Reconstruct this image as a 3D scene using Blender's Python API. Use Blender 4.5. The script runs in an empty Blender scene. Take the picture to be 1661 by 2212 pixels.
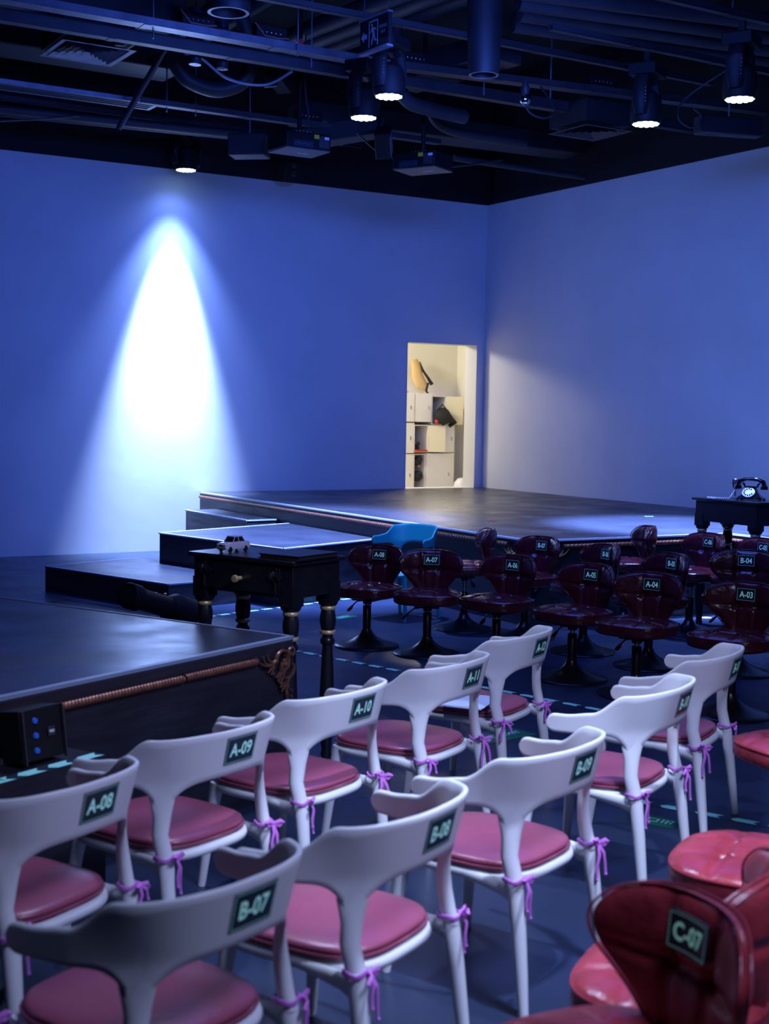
import bpy, bmesh, math, random
from mathutils import Vector, Matrix
random.seed(7)
PI = math.pi
SC = bpy.context.scene
COL = SC.collection

# ------------------------------------------------------------------ camera
cam = bpy.data.cameras.new('camera'); camo = bpy.data.objects.new('camera', cam); COL.objects.link(camo)
R3 = Matrix(((0.855683, 0.02321, -0.51698), (-0.517219, 0.07132, -0.852877), (0.017076, 0.997183, 0.073032)))
camo.matrix_world = Matrix.Translation((0, 0, 1.70)) @ R3.to_4x4()
cam.sensor_fit = 'VERTICAL'; cam.sensor_height = 36.0; cam.sensor_width = 27.0; cam.lens = 47.487
cam.dof.use_dof = True; cam.dof.focus_distance = 9.2; cam.dof.aperture_fstop = 3.6
cam.clip_end = 60
SC.camera = camo
# ------------------------------------------------------------------ colour management, world
SC.view_settings.view_transform = 'Standard'; SC.view_settings.look = 'None'
SC.view_settings.gamma = 1.0; SC.view_settings.exposure = 0.0; SC.view_settings.use_curve_mapping = False
W = bpy.data.worlds.new('world'); SC.world = W; W.use_nodes = True
W.node_tree.nodes['Background'].inputs[0].default_value = (0.05, 0.09, 0.5, 1)
W.node_tree.nodes['Background'].inputs[1].default_value = 0.022
# ------------------------------------------------------------------ lights
def light(kind, name, loc, target, energy, color, **kw):
    l = bpy.data.lights.new(name, kind); l.energy = energy; l.color = color
    for k, v in kw.items(): setattr(l, k, v)
    o = bpy.data.objects.new(name, l); COL.objects.link(o); o.location = loc
    o.rotation_euler = (Vector(target) - Vector(loc)).to_track_quat('-Z', 'Y').to_euler()
    return o
BLUE = (0.06, 0.15, 1.0)
light('AREA', 'wash_fill_back_wall', (5.5, 7.6, 4.3), (6.2, 15.2, 2.2), 95, BLUE, shape='RECTANGLE', size=3.0, size_y=0.5, spread=2.0)  # added area lamp without a fixture, gives the back wall its blue
light('AREA', 'wash_fill_right_wall', (4.4, 6.0, 4.3), (10.8, 9.6, 2.2), 82, (0.065, 0.165, 1.0), shape='RECTANGLE', size=2.5, size_y=0.5, spread=2.0)  # second added lamp, also without a fixture, for the right wall's blue
# narrow and wide part of the moving head in front of the back wall
light('SPOT', 'wall_spot_core', (6.22, 14.93, 4.43), (6.17, 15.10, 1.0), 1500, (0.38, 0.54, 1.0), spot_size=math.radians(38), spot_blend=1.0, shadow_soft_size=0.05)
light('SPOT', 'wall_spot_low', (6.22, 14.86, 4.43), (6.15, 15.20, 0.9), 9500, (0.36, 0.52, 1.0), spot_size=math.radians(37), spot_blend=1.0, shadow_soft_size=0.08)
light('SPOT', 'wall_spot_halo', (6.22, 14.88, 4.43), (6.17, 15.12, 1.0), 650, (0.20, 0.34, 1.0), spot_size=math.radians(70), spot_blend=1.0, shadow_soft_size=0.08)
light('SPOT', 'wall_spot_spill', (6.22, 14.90, 4.43), (6.18, 15.05, 3.2), 26, (0.16, 0.28, 1.0), spot_size=math.radians(130), spot_blend=1.0, shadow_soft_size=0.08)
light('AREA', 'floor_fill', (5.6, 7.4, 4.6), (5.4, 7.6, 0), 75, (0.08, 0.16, 1.0), shape='RECTANGLE', size=3.5, size_y=3.0, spread=2.4)  # added overhead fill that turns the middle of the floor blue
# heads over the low platforms and over the stage
for i, (x, y, z, e, tx, ty) in enumerate([(6.19, 10.69, 4.30, 9500, 6.0, 11.7), (5.93, 9.86, 4.30, 1200, 5.93, 9.8), (7.95, 8.92, 4.16, 15000, 9.0, 9.35), (7.93, 7.82, 4.16, 1200, 7.93, 7.8)]):
    light('SPOT', 'head_beam', (x, y, z), (tx, ty, 0), e, (0.24, 0.38, 1.0), spot_size=math.radians(46 if i == 2 else 56), spot_blend=0.8, shadow_soft_size=0.1)
# head over the seating
light('SPOT', 'seating_beam', (2.45, 2.25, 4.5), (2.75, 3.05, 0.0), 1150, (0.56, 0.66, 1.0), spot_size=math.radians(37), spot_blend=0.35, shadow_soft_size=0.08)
light('SPOT', 'seating_beam_soft', (2.4, 5.4, 4.5), (2.8, 3.9, 0.3), 420, (0.52, 0.60, 1.0), spot_size=math.radians(66), spot_blend=0.8, shadow_soft_size=0.15)
light('AREA', 'seating_fill', (2.6, 0.3, 4.3), (2.7, 3.6, 0.4), 50, (0.50, 0.57, 1.0), shape='SQUARE', size=1.2, spread=1.3)  # added fill with no fixture, brightens the chair backs
# storeroom lamp (its housing is built with the storeroom)
light('AREA', 'storeroom_light', (9.1, 16.85, 3.05), (10.6, 16.2, 1.2), 88, (1.0, 0.90, 0.74), shape='SQUARE', size=0.5)

light('AREA', 'storeroom_door_light', (11.0, 16.6, 3.03), (5.3, 8.1, 0.0), 22, (1.0, 0.90, 0.74), shape='SQUARE', size=0.35)

# ------------------------------------------------------------------ materials
def mat(name, col, rough=0.5, metal=0.0, var=0.0, vscale=6.0, bump=0.0, bscale=40.0, spec=0.5, emit=None, estr=0.0, rvar=0.0, coat=0.0, stretch=None):
    m = bpy.data.materials.new(name); m.use_nodes = True
    nt = m.node_tree; b = nt.nodes['Principled BSDF']
    b.inputs['Base Color'].default_value = (*col, 1); b.inputs['Roughness'].default_value = rough
    b.inputs['Metallic'].default_value = metal; b.inputs['Specular IOR Level'].default_value = spec
    b.inputs['Coat Weight'].default_value = coat
    if emit: b.inputs['Emission Color'].default_value = (*emit, 1); b.inputs['Emission Strength'].default_value = estr
    tc = nt.nodes.new('ShaderNodeTexCoord'); src = tc.outputs['Object']
    if stretch:
        mp = nt.nodes.new('ShaderNodeMapping'); mp.inputs['Scale'].default_value = stretch
        nt.links.new(src, mp.inputs[0]); src = mp.outputs[0]
    if var > 0 or rvar > 0:
        n = nt.nodes.new('ShaderNodeTexNoise'); n.inputs['Scale'].default_value = vscale; n.inputs['Detail'].default_value = 6
        nt.links.new(src, n.inputs['Vector'])
        if var > 0:
            mr = nt.nodes.new('ShaderNodeMapRange'); mr.inputs['From Min'].default_value = 0.3; mr.inputs['From Max'].default_value = 0.7
            mr.inputs['To Min'].default_value = 1 - var; mr.inputs['To Max'].default_value = 1 + var
            nt.links.new(n.outputs['Fac'], mr.inputs['Value'])
            mx = nt.nodes.new('ShaderNodeMix'); mx.data_type = 'RGBA'; mx.blend_type = 'MULTIPLY'; mx.inputs[0].default_value = 1
            mx.inputs[6].default_value = (*col, 1); nt.links.new(mr.outputs[0], mx.inputs[7]); nt.links.new(mx.outputs[2], b.inputs['Base Color'])
        if rvar > 0:
            mr = nt.nodes.new('ShaderNodeMapRange'); mr.inputs['From Min'].default_value = 0.3; mr.inputs['From Max'].default_value = 0.7
            mr.inputs['To Min'].default_value = max(0.03, rough - rvar); mr.inputs['To Max'].default_value = rough + rvar
            nt.links.new(n.outputs['Fac'], mr.inputs['Value']); nt.links.new(mr.outputs[0], b.inputs['Roughness'])
    if bump > 0:
        n2 = nt.nodes.new('ShaderNodeTexNoise'); n2.inputs['Scale'].default_value = bscale; n2.inputs['Detail'].default_value = 5
        nt.links.new(src, n2.inputs['Vector'])
        bp = nt.nodes.new('ShaderNodeBump'); bp.inputs['Strength'].default_value = bump; bp.inputs['Distance'].default_value = 0.01
        nt.links.new(n2.outputs['Fac'], bp.inputs['Height']); nt.links.new(bp.outputs[0], b.inputs['Normal'])
    return m
M = {}
M['wall'] = mat('painted_wall', (0.66, 0.68, 0.70), 0.75, var=0.05, vscale=1.3, bump=0.12, bscale=5)
M['black_wall'] = mat('black_paint', (0.006, 0.006, 0.008), 0.85, var=0.2, vscale=3)
M['ceiling'] = mat('ceiling_paint', (0.010, 0.011, 0.014), 0.9, var=0.3, vscale=2)
M['floor'] = mat('black_vinyl_floor', (0.015, 0.025, 0.054), 0.33, rvar=0.09, vscale=2.2, bump=0.05, bscale=14, spec=0.5)  # blue reflection of the wash is mixed into the base colour
M['deck'] = mat('black_stage_deck', (0.026, 0.029, 0.042), 0.36, rvar=0.10, vscale=2.5, bump=0.02, bscale=9, spec=0.55)
M['plywood'] = mat('black_plywood', (0.014, 0.015, 0.024), 0.42, var=0.35, vscale=5, rvar=0.1, bump=0.15, bscale=18, spec=0.5, stretch=(0.6, 0.6, 4))
M['edge'] = mat('edge_strip', (0.50, 0.56, 0.66), 0.45, metal=0.0, spec=0.8)
M['edge_dim'] = mat('edge_strip_dull', (0.20, 0.26, 0.36), 0.45, spec=0.6)
M['rope'] = mat('bronze_rope', (0.19, 0.075, 0.045), 0.36, metal=0.45, var=0.3, vscale=30)
M['bronze'] = mat('bronze_ornament', (0.17, 0.075, 0.05), 0.36, metal=0.5, var=0.35, vscale=25)
M['oldgold'] = mat('old_gold', (0.30, 0.20, 0.09), 0.35, metal=0.8, var=0.2, vscale=20)
M['gold'] = mat('gold_ring', (0.80, 0.60, 0.30), 0.42, metal=0.45, var=0.15, vscale=30)
M['shell'] = mat('cream_plastic', (0.60, 0.62, 0.64), 0.42, spec=0.4)
M['blue'] = mat('blue_plastic', (0.015, 0.30, 0.33), 0.38, spec=0.4)
M['cushion'] = mat('burgundy_vinyl', (0.26, 0.06, 0.105), 0.30, var=0.08, vscale=8, bump=0.08, bscale=60, spec=0.45)
M['tie'] = mat('purple_ribbon', (0.50, 0.16, 0.55), 0.6)
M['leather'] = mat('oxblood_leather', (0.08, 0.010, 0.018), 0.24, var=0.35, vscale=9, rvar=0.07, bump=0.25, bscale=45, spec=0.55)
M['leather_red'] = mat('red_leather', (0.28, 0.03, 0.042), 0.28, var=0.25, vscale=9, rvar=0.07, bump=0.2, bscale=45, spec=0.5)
M['seam'] = mat('leather_piping', (0.13, 0.02, 0.02), 0.35)
M['blackmetal'] = mat('black_metal', (0.008, 0.008, 0.010), 0.30, metal=0.0, spec=0.5)
M['chrome'] = mat('chrome', (0.6, 0.6, 0.62), 0.12, metal=1.0)
M['plate'] = mat('number_plate_film', (0.01, 0.03, 0.05), 0.35)
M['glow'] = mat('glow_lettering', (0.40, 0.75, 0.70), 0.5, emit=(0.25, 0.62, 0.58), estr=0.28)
M['glowtape'] = mat('glow_tape', (0.25, 0.62, 0.58), 0.5, emit=(0.10, 0.42, 0.42), estr=0.15)
M['green'] = mat('green_sticker', (0.004, 0.13, 0.06), 0.45)
M['paintblack'] = mat('satin_black_wood', (0.010, 0.011, 0.016), 0.30, var=0.3, vscale=12, bump=0.1, bscale=30, spec=0.5)
M['silver'] = mat('silver_metal', (0.45, 0.42, 0.46), 0.25, metal=0.9)
M['bakelite'] = mat('black_bakelite', (0.006, 0.006, 0.008), 0.08, spec=0.7, coat=0.5)
M['white'] = mat('white_enamel', (0.75, 0.76, 0.80), 0.35)
M['carwhite'] = mat('toy_car_paint', (0.62, 0.60, 0.74), 0.25, coat=0.4)
M['rubber'] = mat('rubber', (0.008, 0.008, 0.010), 0.6)
M['glass'] = mat('dark_glass', (0.01, 0.01, 0.02), 0.05, spec=0.7)
M['paper'] = mat('paper', (0.62, 0.72, 0.85), 0.7)
M['lens'] = mat('led_lens', (0.8, 0.9, 0.9), 0.2, emit=(0.60, 0.95, 1.0), estr=5.0)
M['matblack'] = mat('fixture_black', (0.005, 0.005, 0.007), 0.6, spec=0.25)
M['galv'] = mat('galvanised_steel', (0.17, 0.18, 0.22), 0.42, metal=0.5, var=0.25, vscale=7)
M['darksteel'] = mat('dark_painted_steel', (0.024, 0.026, 0.035), 0.5, var=0.3, vscale=5)
M['ductdark'] = mat('dark_duct', (0.014, 0.015, 0.021), 0.55, var=0.35, vscale=3, bump=0.2, bscale=6)
M['pipe'] = mat('foam_pipe', (0.020, 0.021, 0.030), 0.6, var=0.2, vscale=4)
M['foil'] = mat('black_foil', (0.05, 0.05, 0.07), 0.28, metal=0.5, bump=0.6, bscale=30)
M['cable'] = mat('cable_black', (0.035, 0.035, 0.045), 0.5)
M['yellow'] = mat('yellow_sticker', (0.65, 0.55, 0.02), 0.5)
M['projgrey'] = mat('projector_grey', (0.10, 0.10, 0.12), 0.5)
M['copper'] = mat('copper_strap', (0.20, 0.07, 0.05), 0.5)
M['red'] = mat('red_paint', (0.55, 0.03, 0.02), 0.5)
M['cream'] = mat('storeroom_wall', (0.78, 0.76, 0.68), 0.8, var=0.03, vscale=2)
M['creampanel'] = mat('cream_panel', (0.74, 0.68, 0.46), 0.55)
M['whitepanel'] = mat('white_panel', (0.80, 0.77, 0.68), 0.55)
M['dark'] = mat('dark_interior', (0.03, 0.028, 0.025), 0.8)
M['tan'] = mat('tan_cushion', (0.62, 0.42, 0.20), 0.7)
M['fabricblack'] = mat('black_fabric', (0.012, 0.012, 0.014), 0.85)
M['jamb'] = mat('jamb_paint', (0.60, 0.60, 0.58), 0.75, bump=0.2, bscale=12)
M['led_blue'] = mat('blue_led_button', (0.02, 0.1, 0.5), 0.4, emit=(0.01, 0.12, 0.9), estr=0.12)
M['sign'] = mat('sign_print', (0.20, 0.24, 0.30), 0.5)

# ------------------------------------------------------------------ mesh builder
class MB:
    def __init__(s): s.v = []; s.f = []
    def add(s, vs, fs):
        n = len(s.v); s.v += [tuple(v) for v in vs]; s.f += [tuple(i + n for i in f) for f in fs]
        return s
    def box(s, c, d, rz=0.0, mtx=None):
        x, y, z = d[0] / 2, d[1] / 2, d[2] / 2
        vs = [Vector((sx * x, sy * y, sz * z)) for sz in (-1, 1) for sy in (-1, 1) for sx in (-1, 1)]
        R = mtx or Matrix.Rotation(rz, 3, 'Z')
        return s.add([R @ v + Vector(c) for v in vs], [(0, 2, 3, 1), (4, 5, 7, 6), (0, 1, 5, 4), (2, 6, 7, 3), (0, 4, 6, 2), (1, 3, 7, 5)])
    def prism(s, poly, z0, z1):
        n = len(poly)
        vs = [(p[0], p[1], z0) for p in poly] + [(p[0], p[1], z1) for p in poly]
        return s.add(vs, [tuple(range(n))[::-1], tuple(range(n, 2 * n))] + [(i, (i + 1) % n, (i + 1) % n + n, i + n) for i in range(n)])
    def lathe(s, prof, seg=24, c=(0, 0, 0), cap=True, mtx=None):
        vs = []; fs = []; m = len(prof)
        for k in range(seg):
            a = 2 * PI * k / seg
            for r, z in prof:
                v = Vector((r * math.cos(a), r * math.sin(a), z))
                if mtx: v = mtx @ v
                vs.append(v + Vector(c))
        for k in range(seg):
            k2 = (k + 1) % seg
            for i in range(m - 1): fs.append((k * m + i, k2 * m + i, k2 * m + i + 1, k * m + i + 1))
        if cap:
            fs.append(tuple(k * m for k in range(seg))[::-1]); fs.append(tuple(k * m + m - 1 for k in range(seg)))
        return s.add(vs, fs)
    def tube(s, pts, r, seg=10, flat=None, cap=True, lobes=None):
        pts = [Vector(p) for p in pts]; n = len(pts)
        rs = r if isinstance(r, (list, tuple)) else [r] * n
        T = [(pts[min(i + 1, n - 1)] - pts[max(i - 1, 0)]).normalized() for i in range(n)]
        up = Vector(flat[0]) if flat else (Vector((0, 0, 1)) if abs(T[0].z) < 0.9 else Vector((1, 0, 0)))
        ratio = flat[1] if flat else 1.0
        vs = []; A = None
        for i in range(n):
            t = T[i]
            if flat: B = (up - t * up.dot(t)); B = B.normalized() if B.length > 1e-6 else Vector((1, 0, 0)).cross(t).normalized()
            else:
                B = A if A is not None else up
                B = B - t * B.dot(t); B = B.normalized() if B.length > 1e-6 else t.orthogonal().normalized()
                A = B
            C = t.cross(B)
            for k in range(seg):
                a = 2 * PI * k / seg; q = 1.0
                if lobes: q = 0.74 + 0.26 * abs(math.cos(lobes[0] * a / 2 - lobes[1] * i))
                vs.append(pts[i] + C * (rs[i] * math.cos(a) * q) + B * (rs[i] * (ratio[i] if isinstance(ratio, (list, tuple)) else ratio) * math.sin(a) * q))
        fs = [(i * seg + k, i * seg + (k + 1) % seg, (i + 1) * seg + (k + 1) % seg, (i + 1) * seg + k) for i in range(n - 1) for k in range(seg)]
        if cap: fs += [tuple(range(seg))[::-1], tuple(range((n - 1) * seg, n * seg))]
        return s.add(vs, fs)
    def ball(s, c, r, seg=12, sc=(1, 1, 1)):
        prof = [(r * math.sin(PI * i / 8), -r * math.cos(PI * i / 8)) for i in range(9)]
        prof[0] = (r * 0.01, -r); prof[-1] = (r * 0.01, r)
        return s.lathe([(a * sc[0], b * sc[2]) for a, b in prof], seg, c)
    def grid(s, P, closed_u=False):
        m = len(P); n = len(P[0]); vs = [p for row in P for p in row]; fs = []
        for i in range(m if closed_u else m - 1):
            for j in range(n - 1): fs.append((i * n + j, ((i + 1) % m) * n + j, ((i + 1) % m) * n + j + 1, i * n + j + 1))
        return s.add(vs, fs)
    def mesh(s, name, m, ang=35):
        me = bpy.data.meshes.new(name); me.from_pydata(s.v, [], s.f); me.validate()
        bm = bmesh.new(); bm.from_mesh(me); bmesh.ops.recalc_face_normals(bm, faces=bm.faces); bm.to_mesh(me); bm.free()
        me.polygons.foreach_set('use_smooth', [True] * len(me.polygons)); me.set_sharp_from_angle(angle=math.radians(ang))
        me.materials.append(M[m] if isinstance(m, str) else m)
        return me
    def build(s, name, m, parent=None, bevel=0, ang=35):
        o = bpy.data.objects.new(name, s.mesh(name, m, ang)); COL.objects.link(o)
        if parent: o.parent = parent
        if bevel:
            b = o.modifiers.new('bevel', 'BEVEL'); b.width = bevel; b.segments = 2; b.limit_method = 'ANGLE'; b.angle_limit = math.radians(50)
        return o
def tag(o, label, cat, group=None, kind=None):
    o['label'] = label
    if cat: o['category'] = cat
    if group: o['group'] = group
    if kind: o['kind'] = kind
    return o
def thing(name, label, cat, loc=(0, 0, 0), rz=0.0, group=None):
    o = bpy.data.objects.new(name, None); COL.objects.link(o); o.location = loc; o.rotation_euler = (0, 0, rz)
    o.empty_display_size = 0.05
    return tag(o, label, cat, group)
def struct(o): o['kind'] = 'structure'; return o
def copy_tree(o, parent=None):
    c = o.copy(); COL.objects.link(c); c.parent = parent
    for ch in KIDS(o): copy_tree(ch, c)
    return c
def KIDS(o): return [x for x in list(bpy.data.objects) if x.parent == o]
TXT = {}
def text_verts(body, size, sx=1.0, bold=0.0):
    key = (body, size, sx, bold)
    if key not in TXT:
        cu = bpy.data.curves.new('lettering', 'FONT'); cu.body = body; cu.size = size; cu.align_x = 'CENTER'; cu.align_y = 'CENTER'; cu.offset = bold; cu.resolution_u = 3
        t = bpy.data.objects.new('lettering', cu); COL.objects.link(t)
        bpy.context.view_layer.update()
        me = bpy.data.meshes.new_from_object(t.evaluated_get(bpy.context.evaluated_depsgraph_get()))
        vs = [(v.co.x * sx, v.co.y) for v in me.vertices]; fs = [tuple(p.vertices) for p in me.polygons]
        bpy.data.objects.remove(t); bpy.data.meshes.remove(me)
        if vs:
            x0 = (min(v[0] for v in vs) + max(v[0] for v in vs)) / 2; y0 = (min(v[1] for v in vs) + max(v[1] for v in vs)) / 2
            vs = [(a - x0, b - y0) for a, b in vs]
        TXT[key] = (vs, fs)
    return TXT[key]
def rect_line(w, h, t):   # thin outline rectangle as (verts, faces)
    vs = []; fs = []
    for x0, y0, x1, y1 in [(-w, -h, w, -h + t), (-w, h - t, w, h), (-w, -h + t, -w + t, h - t), (w - t, -h + t, w, h - t)]:
        nx = 10 if x1 - x0 > 0.02 else 1; n = len(vs)
        for i in range(nx + 1):
            x = x0 + (x1 - x0) * i / nx; vs += [(x, y0), (x, y1)]
        fs += [(n + 2 * i, n + 2 * i + 2, n + 2 * i + 3, n + 2 * i + 1) for i in range(nx)]
    return vs, fs
def number_plate(parent, txt, fn, size=0.046, sc=1.0):
    """fn(x, y, off) maps plate coordinates to the curved surface"""
    w, h = 0.058 * sc, 0.038 * sc
    mb = MB(); P = [[fn(-w + 2 * w * i / 10, sgn * h, 0.0012) for sgn in (-1, 1)] for i in range(11)]; Q = [[fn(-w + 2 * w * i / 10, sgn * h, -0.0025) for sgn in (-1, 1)] for i in range(11)]
    mb.grid(P); mb.grid(Q)
    for k in (0, 1): mb.grid([[P[i][k], Q[i][k]] for i in range(11)])
    for i in (0, 10): mb.add([P[i][0], P[i][1], Q[i][1], Q[i][0]], [(0, 1, 2, 3)])
    pl = mb.build('number_plate', 'plate', parent)
    mb = MB(); vs, fs = text_verts(txt, size * sc * 1.08, 0.84, 0.0010); mb.add([fn(a, b, 0.0022) for a, b in vs], fs)
    vs, fs = rect_line(w - 0.004, h - 0.004, 0.0009); mb.add([fn(a, b, 0.0022) for a, b in vs], fs)
    mb.build('lettering', 'glow', pl)
    pl['label'] = 'dark plate with pale green characters ' + txt

# ------------------------------------------------------------------ setting
YW, XW, ZC, HS = 15.25, 10.80, 6.2, 0.70
o = struct(MB().box((3.9, 7.0, -0.05), (14.2, 20.5, 0.1)).build('floor', 'floor')); tag(o, 'dark glossy vinyl floor', None)
# back wall with door opening
x0, x1, zt = 9.55, 10.68, 2.65
mb = MB()
mb.box(((-3.1 + x0) / 2, YW + 0.125, 2.27), (x0 + 3.1, 0.25, 4.54))
mb.box(((x1 + XW + 0.25) / 2, YW + 0.125, 2.27), (XW + 0.25 - x1, 0.25, 4.54))
mb.box(((x0 + x1) / 2, YW + 0.125, (zt + 4.54) / 2), (x1 - x0, 0.25, 4.54 - zt))
mb.box(((x0 + x1) / 2, YW + 0.125, 0.35), (x1 - x0, 0.25, 0.70))
tag(struct(mb.build('wall_back', 'wall')), 'pale painted back wall with a doorway', None)
tag(struct(MB().box((XW + 0.125, 7.0, 2.27), (0.25, 16.5, 4.54)).build('wall_right', 'wall')), 'pale painted wall on the right', None)
tag(struct(MB().box((3.9, YW + 0.115, (4.54 + ZC) / 2), (14.2, 0.27, ZC - 4.54)).build('trim_1', 'black_wall')), 'black painted band above the back wall', None)
tag(struct(MB().box((XW + 0.115, 7.0, (4.54 + ZC) / 2), (0.27, 16.2, ZC - 4.54)).build('trim_2', 'black_wall')), 'black painted band above the right wall', None)
tag(struct(MB().box((3.9, 7.0, ZC + 0.05), (14.2, 20.5, 0.1)).build('ceiling', 'ceiling')), 'black ceiling slab', None)
dj = MB()
dj.box((x1 - 0.004, YW + 0.13, (0.7 + zt) / 2), (0.008, 0.27, zt - 0.7)); dj.box((x0 + 0.004, YW + 0.13, (0.7 + zt) / 2), (0.008, 0.27, zt - 0.7))
dj.box(((x0 + x1) / 2, YW + 0.13, zt - 0.004), (x1 - x0, 0.27, 0.008))
tag(struct(dj.build('trim_3', 'jamb')), 'white lining of the doorway', None)
# storeroom
tag(struct(MB().box((10.2, 16.65, 0.40), (3.6, 2.3, 0.1)).build('floor_storeroom', 'creampanel')), 'storeroom floor', None)
tag(struct(MB().box((10.2, 17.72, 1.9), (3.9, 0.1, 3.0)).build('wall_storeroom_back', 'cream')), 'cream storeroom wall', None)
tag(struct(MB().box((12.05, 16.6, 1.9), (0.1, 2.3, 3.0)).build('wall_storeroom_right', 'cream')), 'cream storeroom side wall', None)
tag(struct(MB().box((8.45, 16.6, 1.9), (0.1, 2.3, 3.0)).build('wall_storeroom_left', 'cream')), 'cream storeroom side wall', None)
tag(struct(MB().box((10.2, 16.6, 3.42), (3.9, 2.4, 0.1)).build('ceiling_storeroom', 'cream')), 'cream storeroom ceiling', None)

# ------------------------------------------------------------------ stage and platforms
def strip(mb, a, b, w, h, z):    # bar along the edge a->b, top at z
    a = Vector((*a, 0)); b = Vector((*b, 0)); d = b - a
    mb.box(((a.x + b.x) / 2, (a.y + b.y) / 2, z - h / 2), (d.length, w, h), math.atan2(d.y, d.x))
def rope(pts, r, step=0.008):
    P = []
    for a, b in zip(pts[:-1], pts[1:]):
        a = Vector(a); b = Vector(b); n = int((b - a).length / step)
        P += [a + (b - a) * i / n for i in range(n)]
    P.append(Vector(pts[-1]))
    return MB().tube(P, r, 10, lobes=(2, PI / 5))
def ornament(org, ux, uz, out, s=1.0, mirror=1):
    """carved corner scroll: strokes in the plane (right, up) hanging from the corner org"""
    ux = Vector(ux); uz = Vector(uz); out = Vector(out); mb = MB()
    def P(a, b, d=0.006): return Vector(org) + ux * (a * s * mirror) + uz * (b * s) + out * d
    def stroke(pts, r0, r1, d=0.008):
        n = len(pts); mb.tube([P(a, b, d) for a, b in pts], [max(0.0012, (r0 + (r1 - r0) * i / (n - 1))) * s for i in range(n)], 8, flat=(tuple(out), 1.25))
    def spiral(cx, cy, r0, r1, a0, turns, w0, w1):
        n = int(abs(turns) * 20) + 6
        stroke([(cx + (r0 + (r1 - r0) * i / n) * math.cos(a0 + turns * 2 * PI * i / n), cy + (r0 + (r1 - r0) * i / n) * math.sin(a0 + turns * 2 * PI * i / n)) for i in range(n + 1)], w0, w1)
    def bez(p0, p1, p2, w0, w1):
        stroke([((1 - t) ** 2 * p0[0] + 2 * t * (1 - t) * p1[0] + t * t * p2[0], (1 - t) ** 2 * p0[1] + 2 * t * (1 - t) * p1[1] + t * t * p2[1]) for t in [i / 12 for i in range(13)]], w0, w1)
    for flip in (0, 1):
        F = (lambda p: p) if not flip else (lambda p: (p[1], p[0]))
        def b2(p0, p1, p2, w0, w1): bez(F(p0), F(p1), F(p2), w0, w1)
        c = F((-0.098, -0.060)); sg = 1 if not flip else -1
        spiral(c[0], c[1], 0.046, 0.046, (PI * 1.0 if not flip else PI * 0.5), -0.80 * sg, 0.0085, 0.0085)      # open ring
        spiral(c[0] + (0.018 if not flip else 0), c[1] + (0 if not flip else 0.018), 0.024, 0.010, PI * 0.5, -0.9 * sg, 0.008, 0.005)
        b2((-0.285, -0.018), (-0.225, -0.095), (-0.140, -0.052), 0.003, 0.010)       # long S leaf to the tip
        b2((-0.235, -0.022), (-0.225, -0.060), (-0.200, -0.062), 0.0035, 0.007)
        b2((-0.205, -0.018), (-0.200, -0.052), (-0.172, -0.056), 0.0035, 0.007)
        b2((-0.200, -0.100), (-0.182, -0.088), (-0.165, -0.066), 0.003, 0.007)
        b2((-0.178, -0.112), (-0.166, -0.092), (-0.155, -0.064), 0.004, 0.007)
        m_ = F((-0.158, -0.110)); mb.ball(P(m_[0], m_[1], 0.008), 0.007 * s, 8)
    spiral(-0.030, -0.030, 0.026, 0.008, PI * 1.2, -1.2, 0.008, 0.005)
    bez((-0.125, -0.150), (-0.120, -0.115), (-0.085, -0.100), 0.006, 0.012)
    bez((-0.105, -0.165), (-0.100, -0.130), (-0.082, -0.105), 0.005, 0.010)
    bez((-0.145, -0.130), (-0.120, -0.118), (-0.092, -0.098), 0.005, 0.010)
    for q in ((-0.078, -0.078), (-0.058, -0.092), (-0.092, -0.058)): mb.ball(P(q[0], q[1], 0.012), 0.009 * s, 10)
    return mb

st = thing('stage', 'large black raised stage along the back and right walls with bronze rope trim', 'stage', (6.6, 8.6, 0))
def L(*p): return [(a - 6.6, b - 8.6) for a, b in p]
poly = L((6.6, 15.24), (6.6, 8.6), (8.69, 8.53), (8.69, 3.0), (10.79, 3.0), (10.79, 15.24))
MB().prism(poly, 0, HS - 0.02).build('stage_body', 'plywood', st)
MB().prism(poly, HS - 0.02, HS).build('deck', 'deck', st)
mb = MB(); e = L((6.6, 15.2), (6.6, 8.6), (8.69, 8.53), (8.69, 3.0))
for a, b in zip(e[:-1], e[1:]): strip(mb, a, b, 0.028, 0.014, HS + 0.004)
mb.build('edge_strip', 'edge', st)
rz = HS - 0.055
rope([(-0.015, 6.6, rz), (-0.015, 0.30, rz)], 0.020).build('rope_trim', 'rope', st)
rope([(0.30, -0.022, rz), (2.09, -0.082, rz)], 0.020).build('rope_trim', 'rope', st)
rope([(2.075, -0.12, rz), (2.075, -4.5, rz)], 0.020).build('rope_trim', 'rope', st)
ornament((0.0, -0.012, HS - 0.05), (1, -0.033, 0), (0, 0, 1), (-0.033, -1, 0), 1.25, mirror=-1).build('corner_ornament', 'oldgold', st)
ornament((-0.012, 0.0, HS - 0.05), (0, -1, 0), (0, 0, 1), (-1, 0, 0), 1.25).build('corner_ornament', 'oldgold', st)

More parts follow.
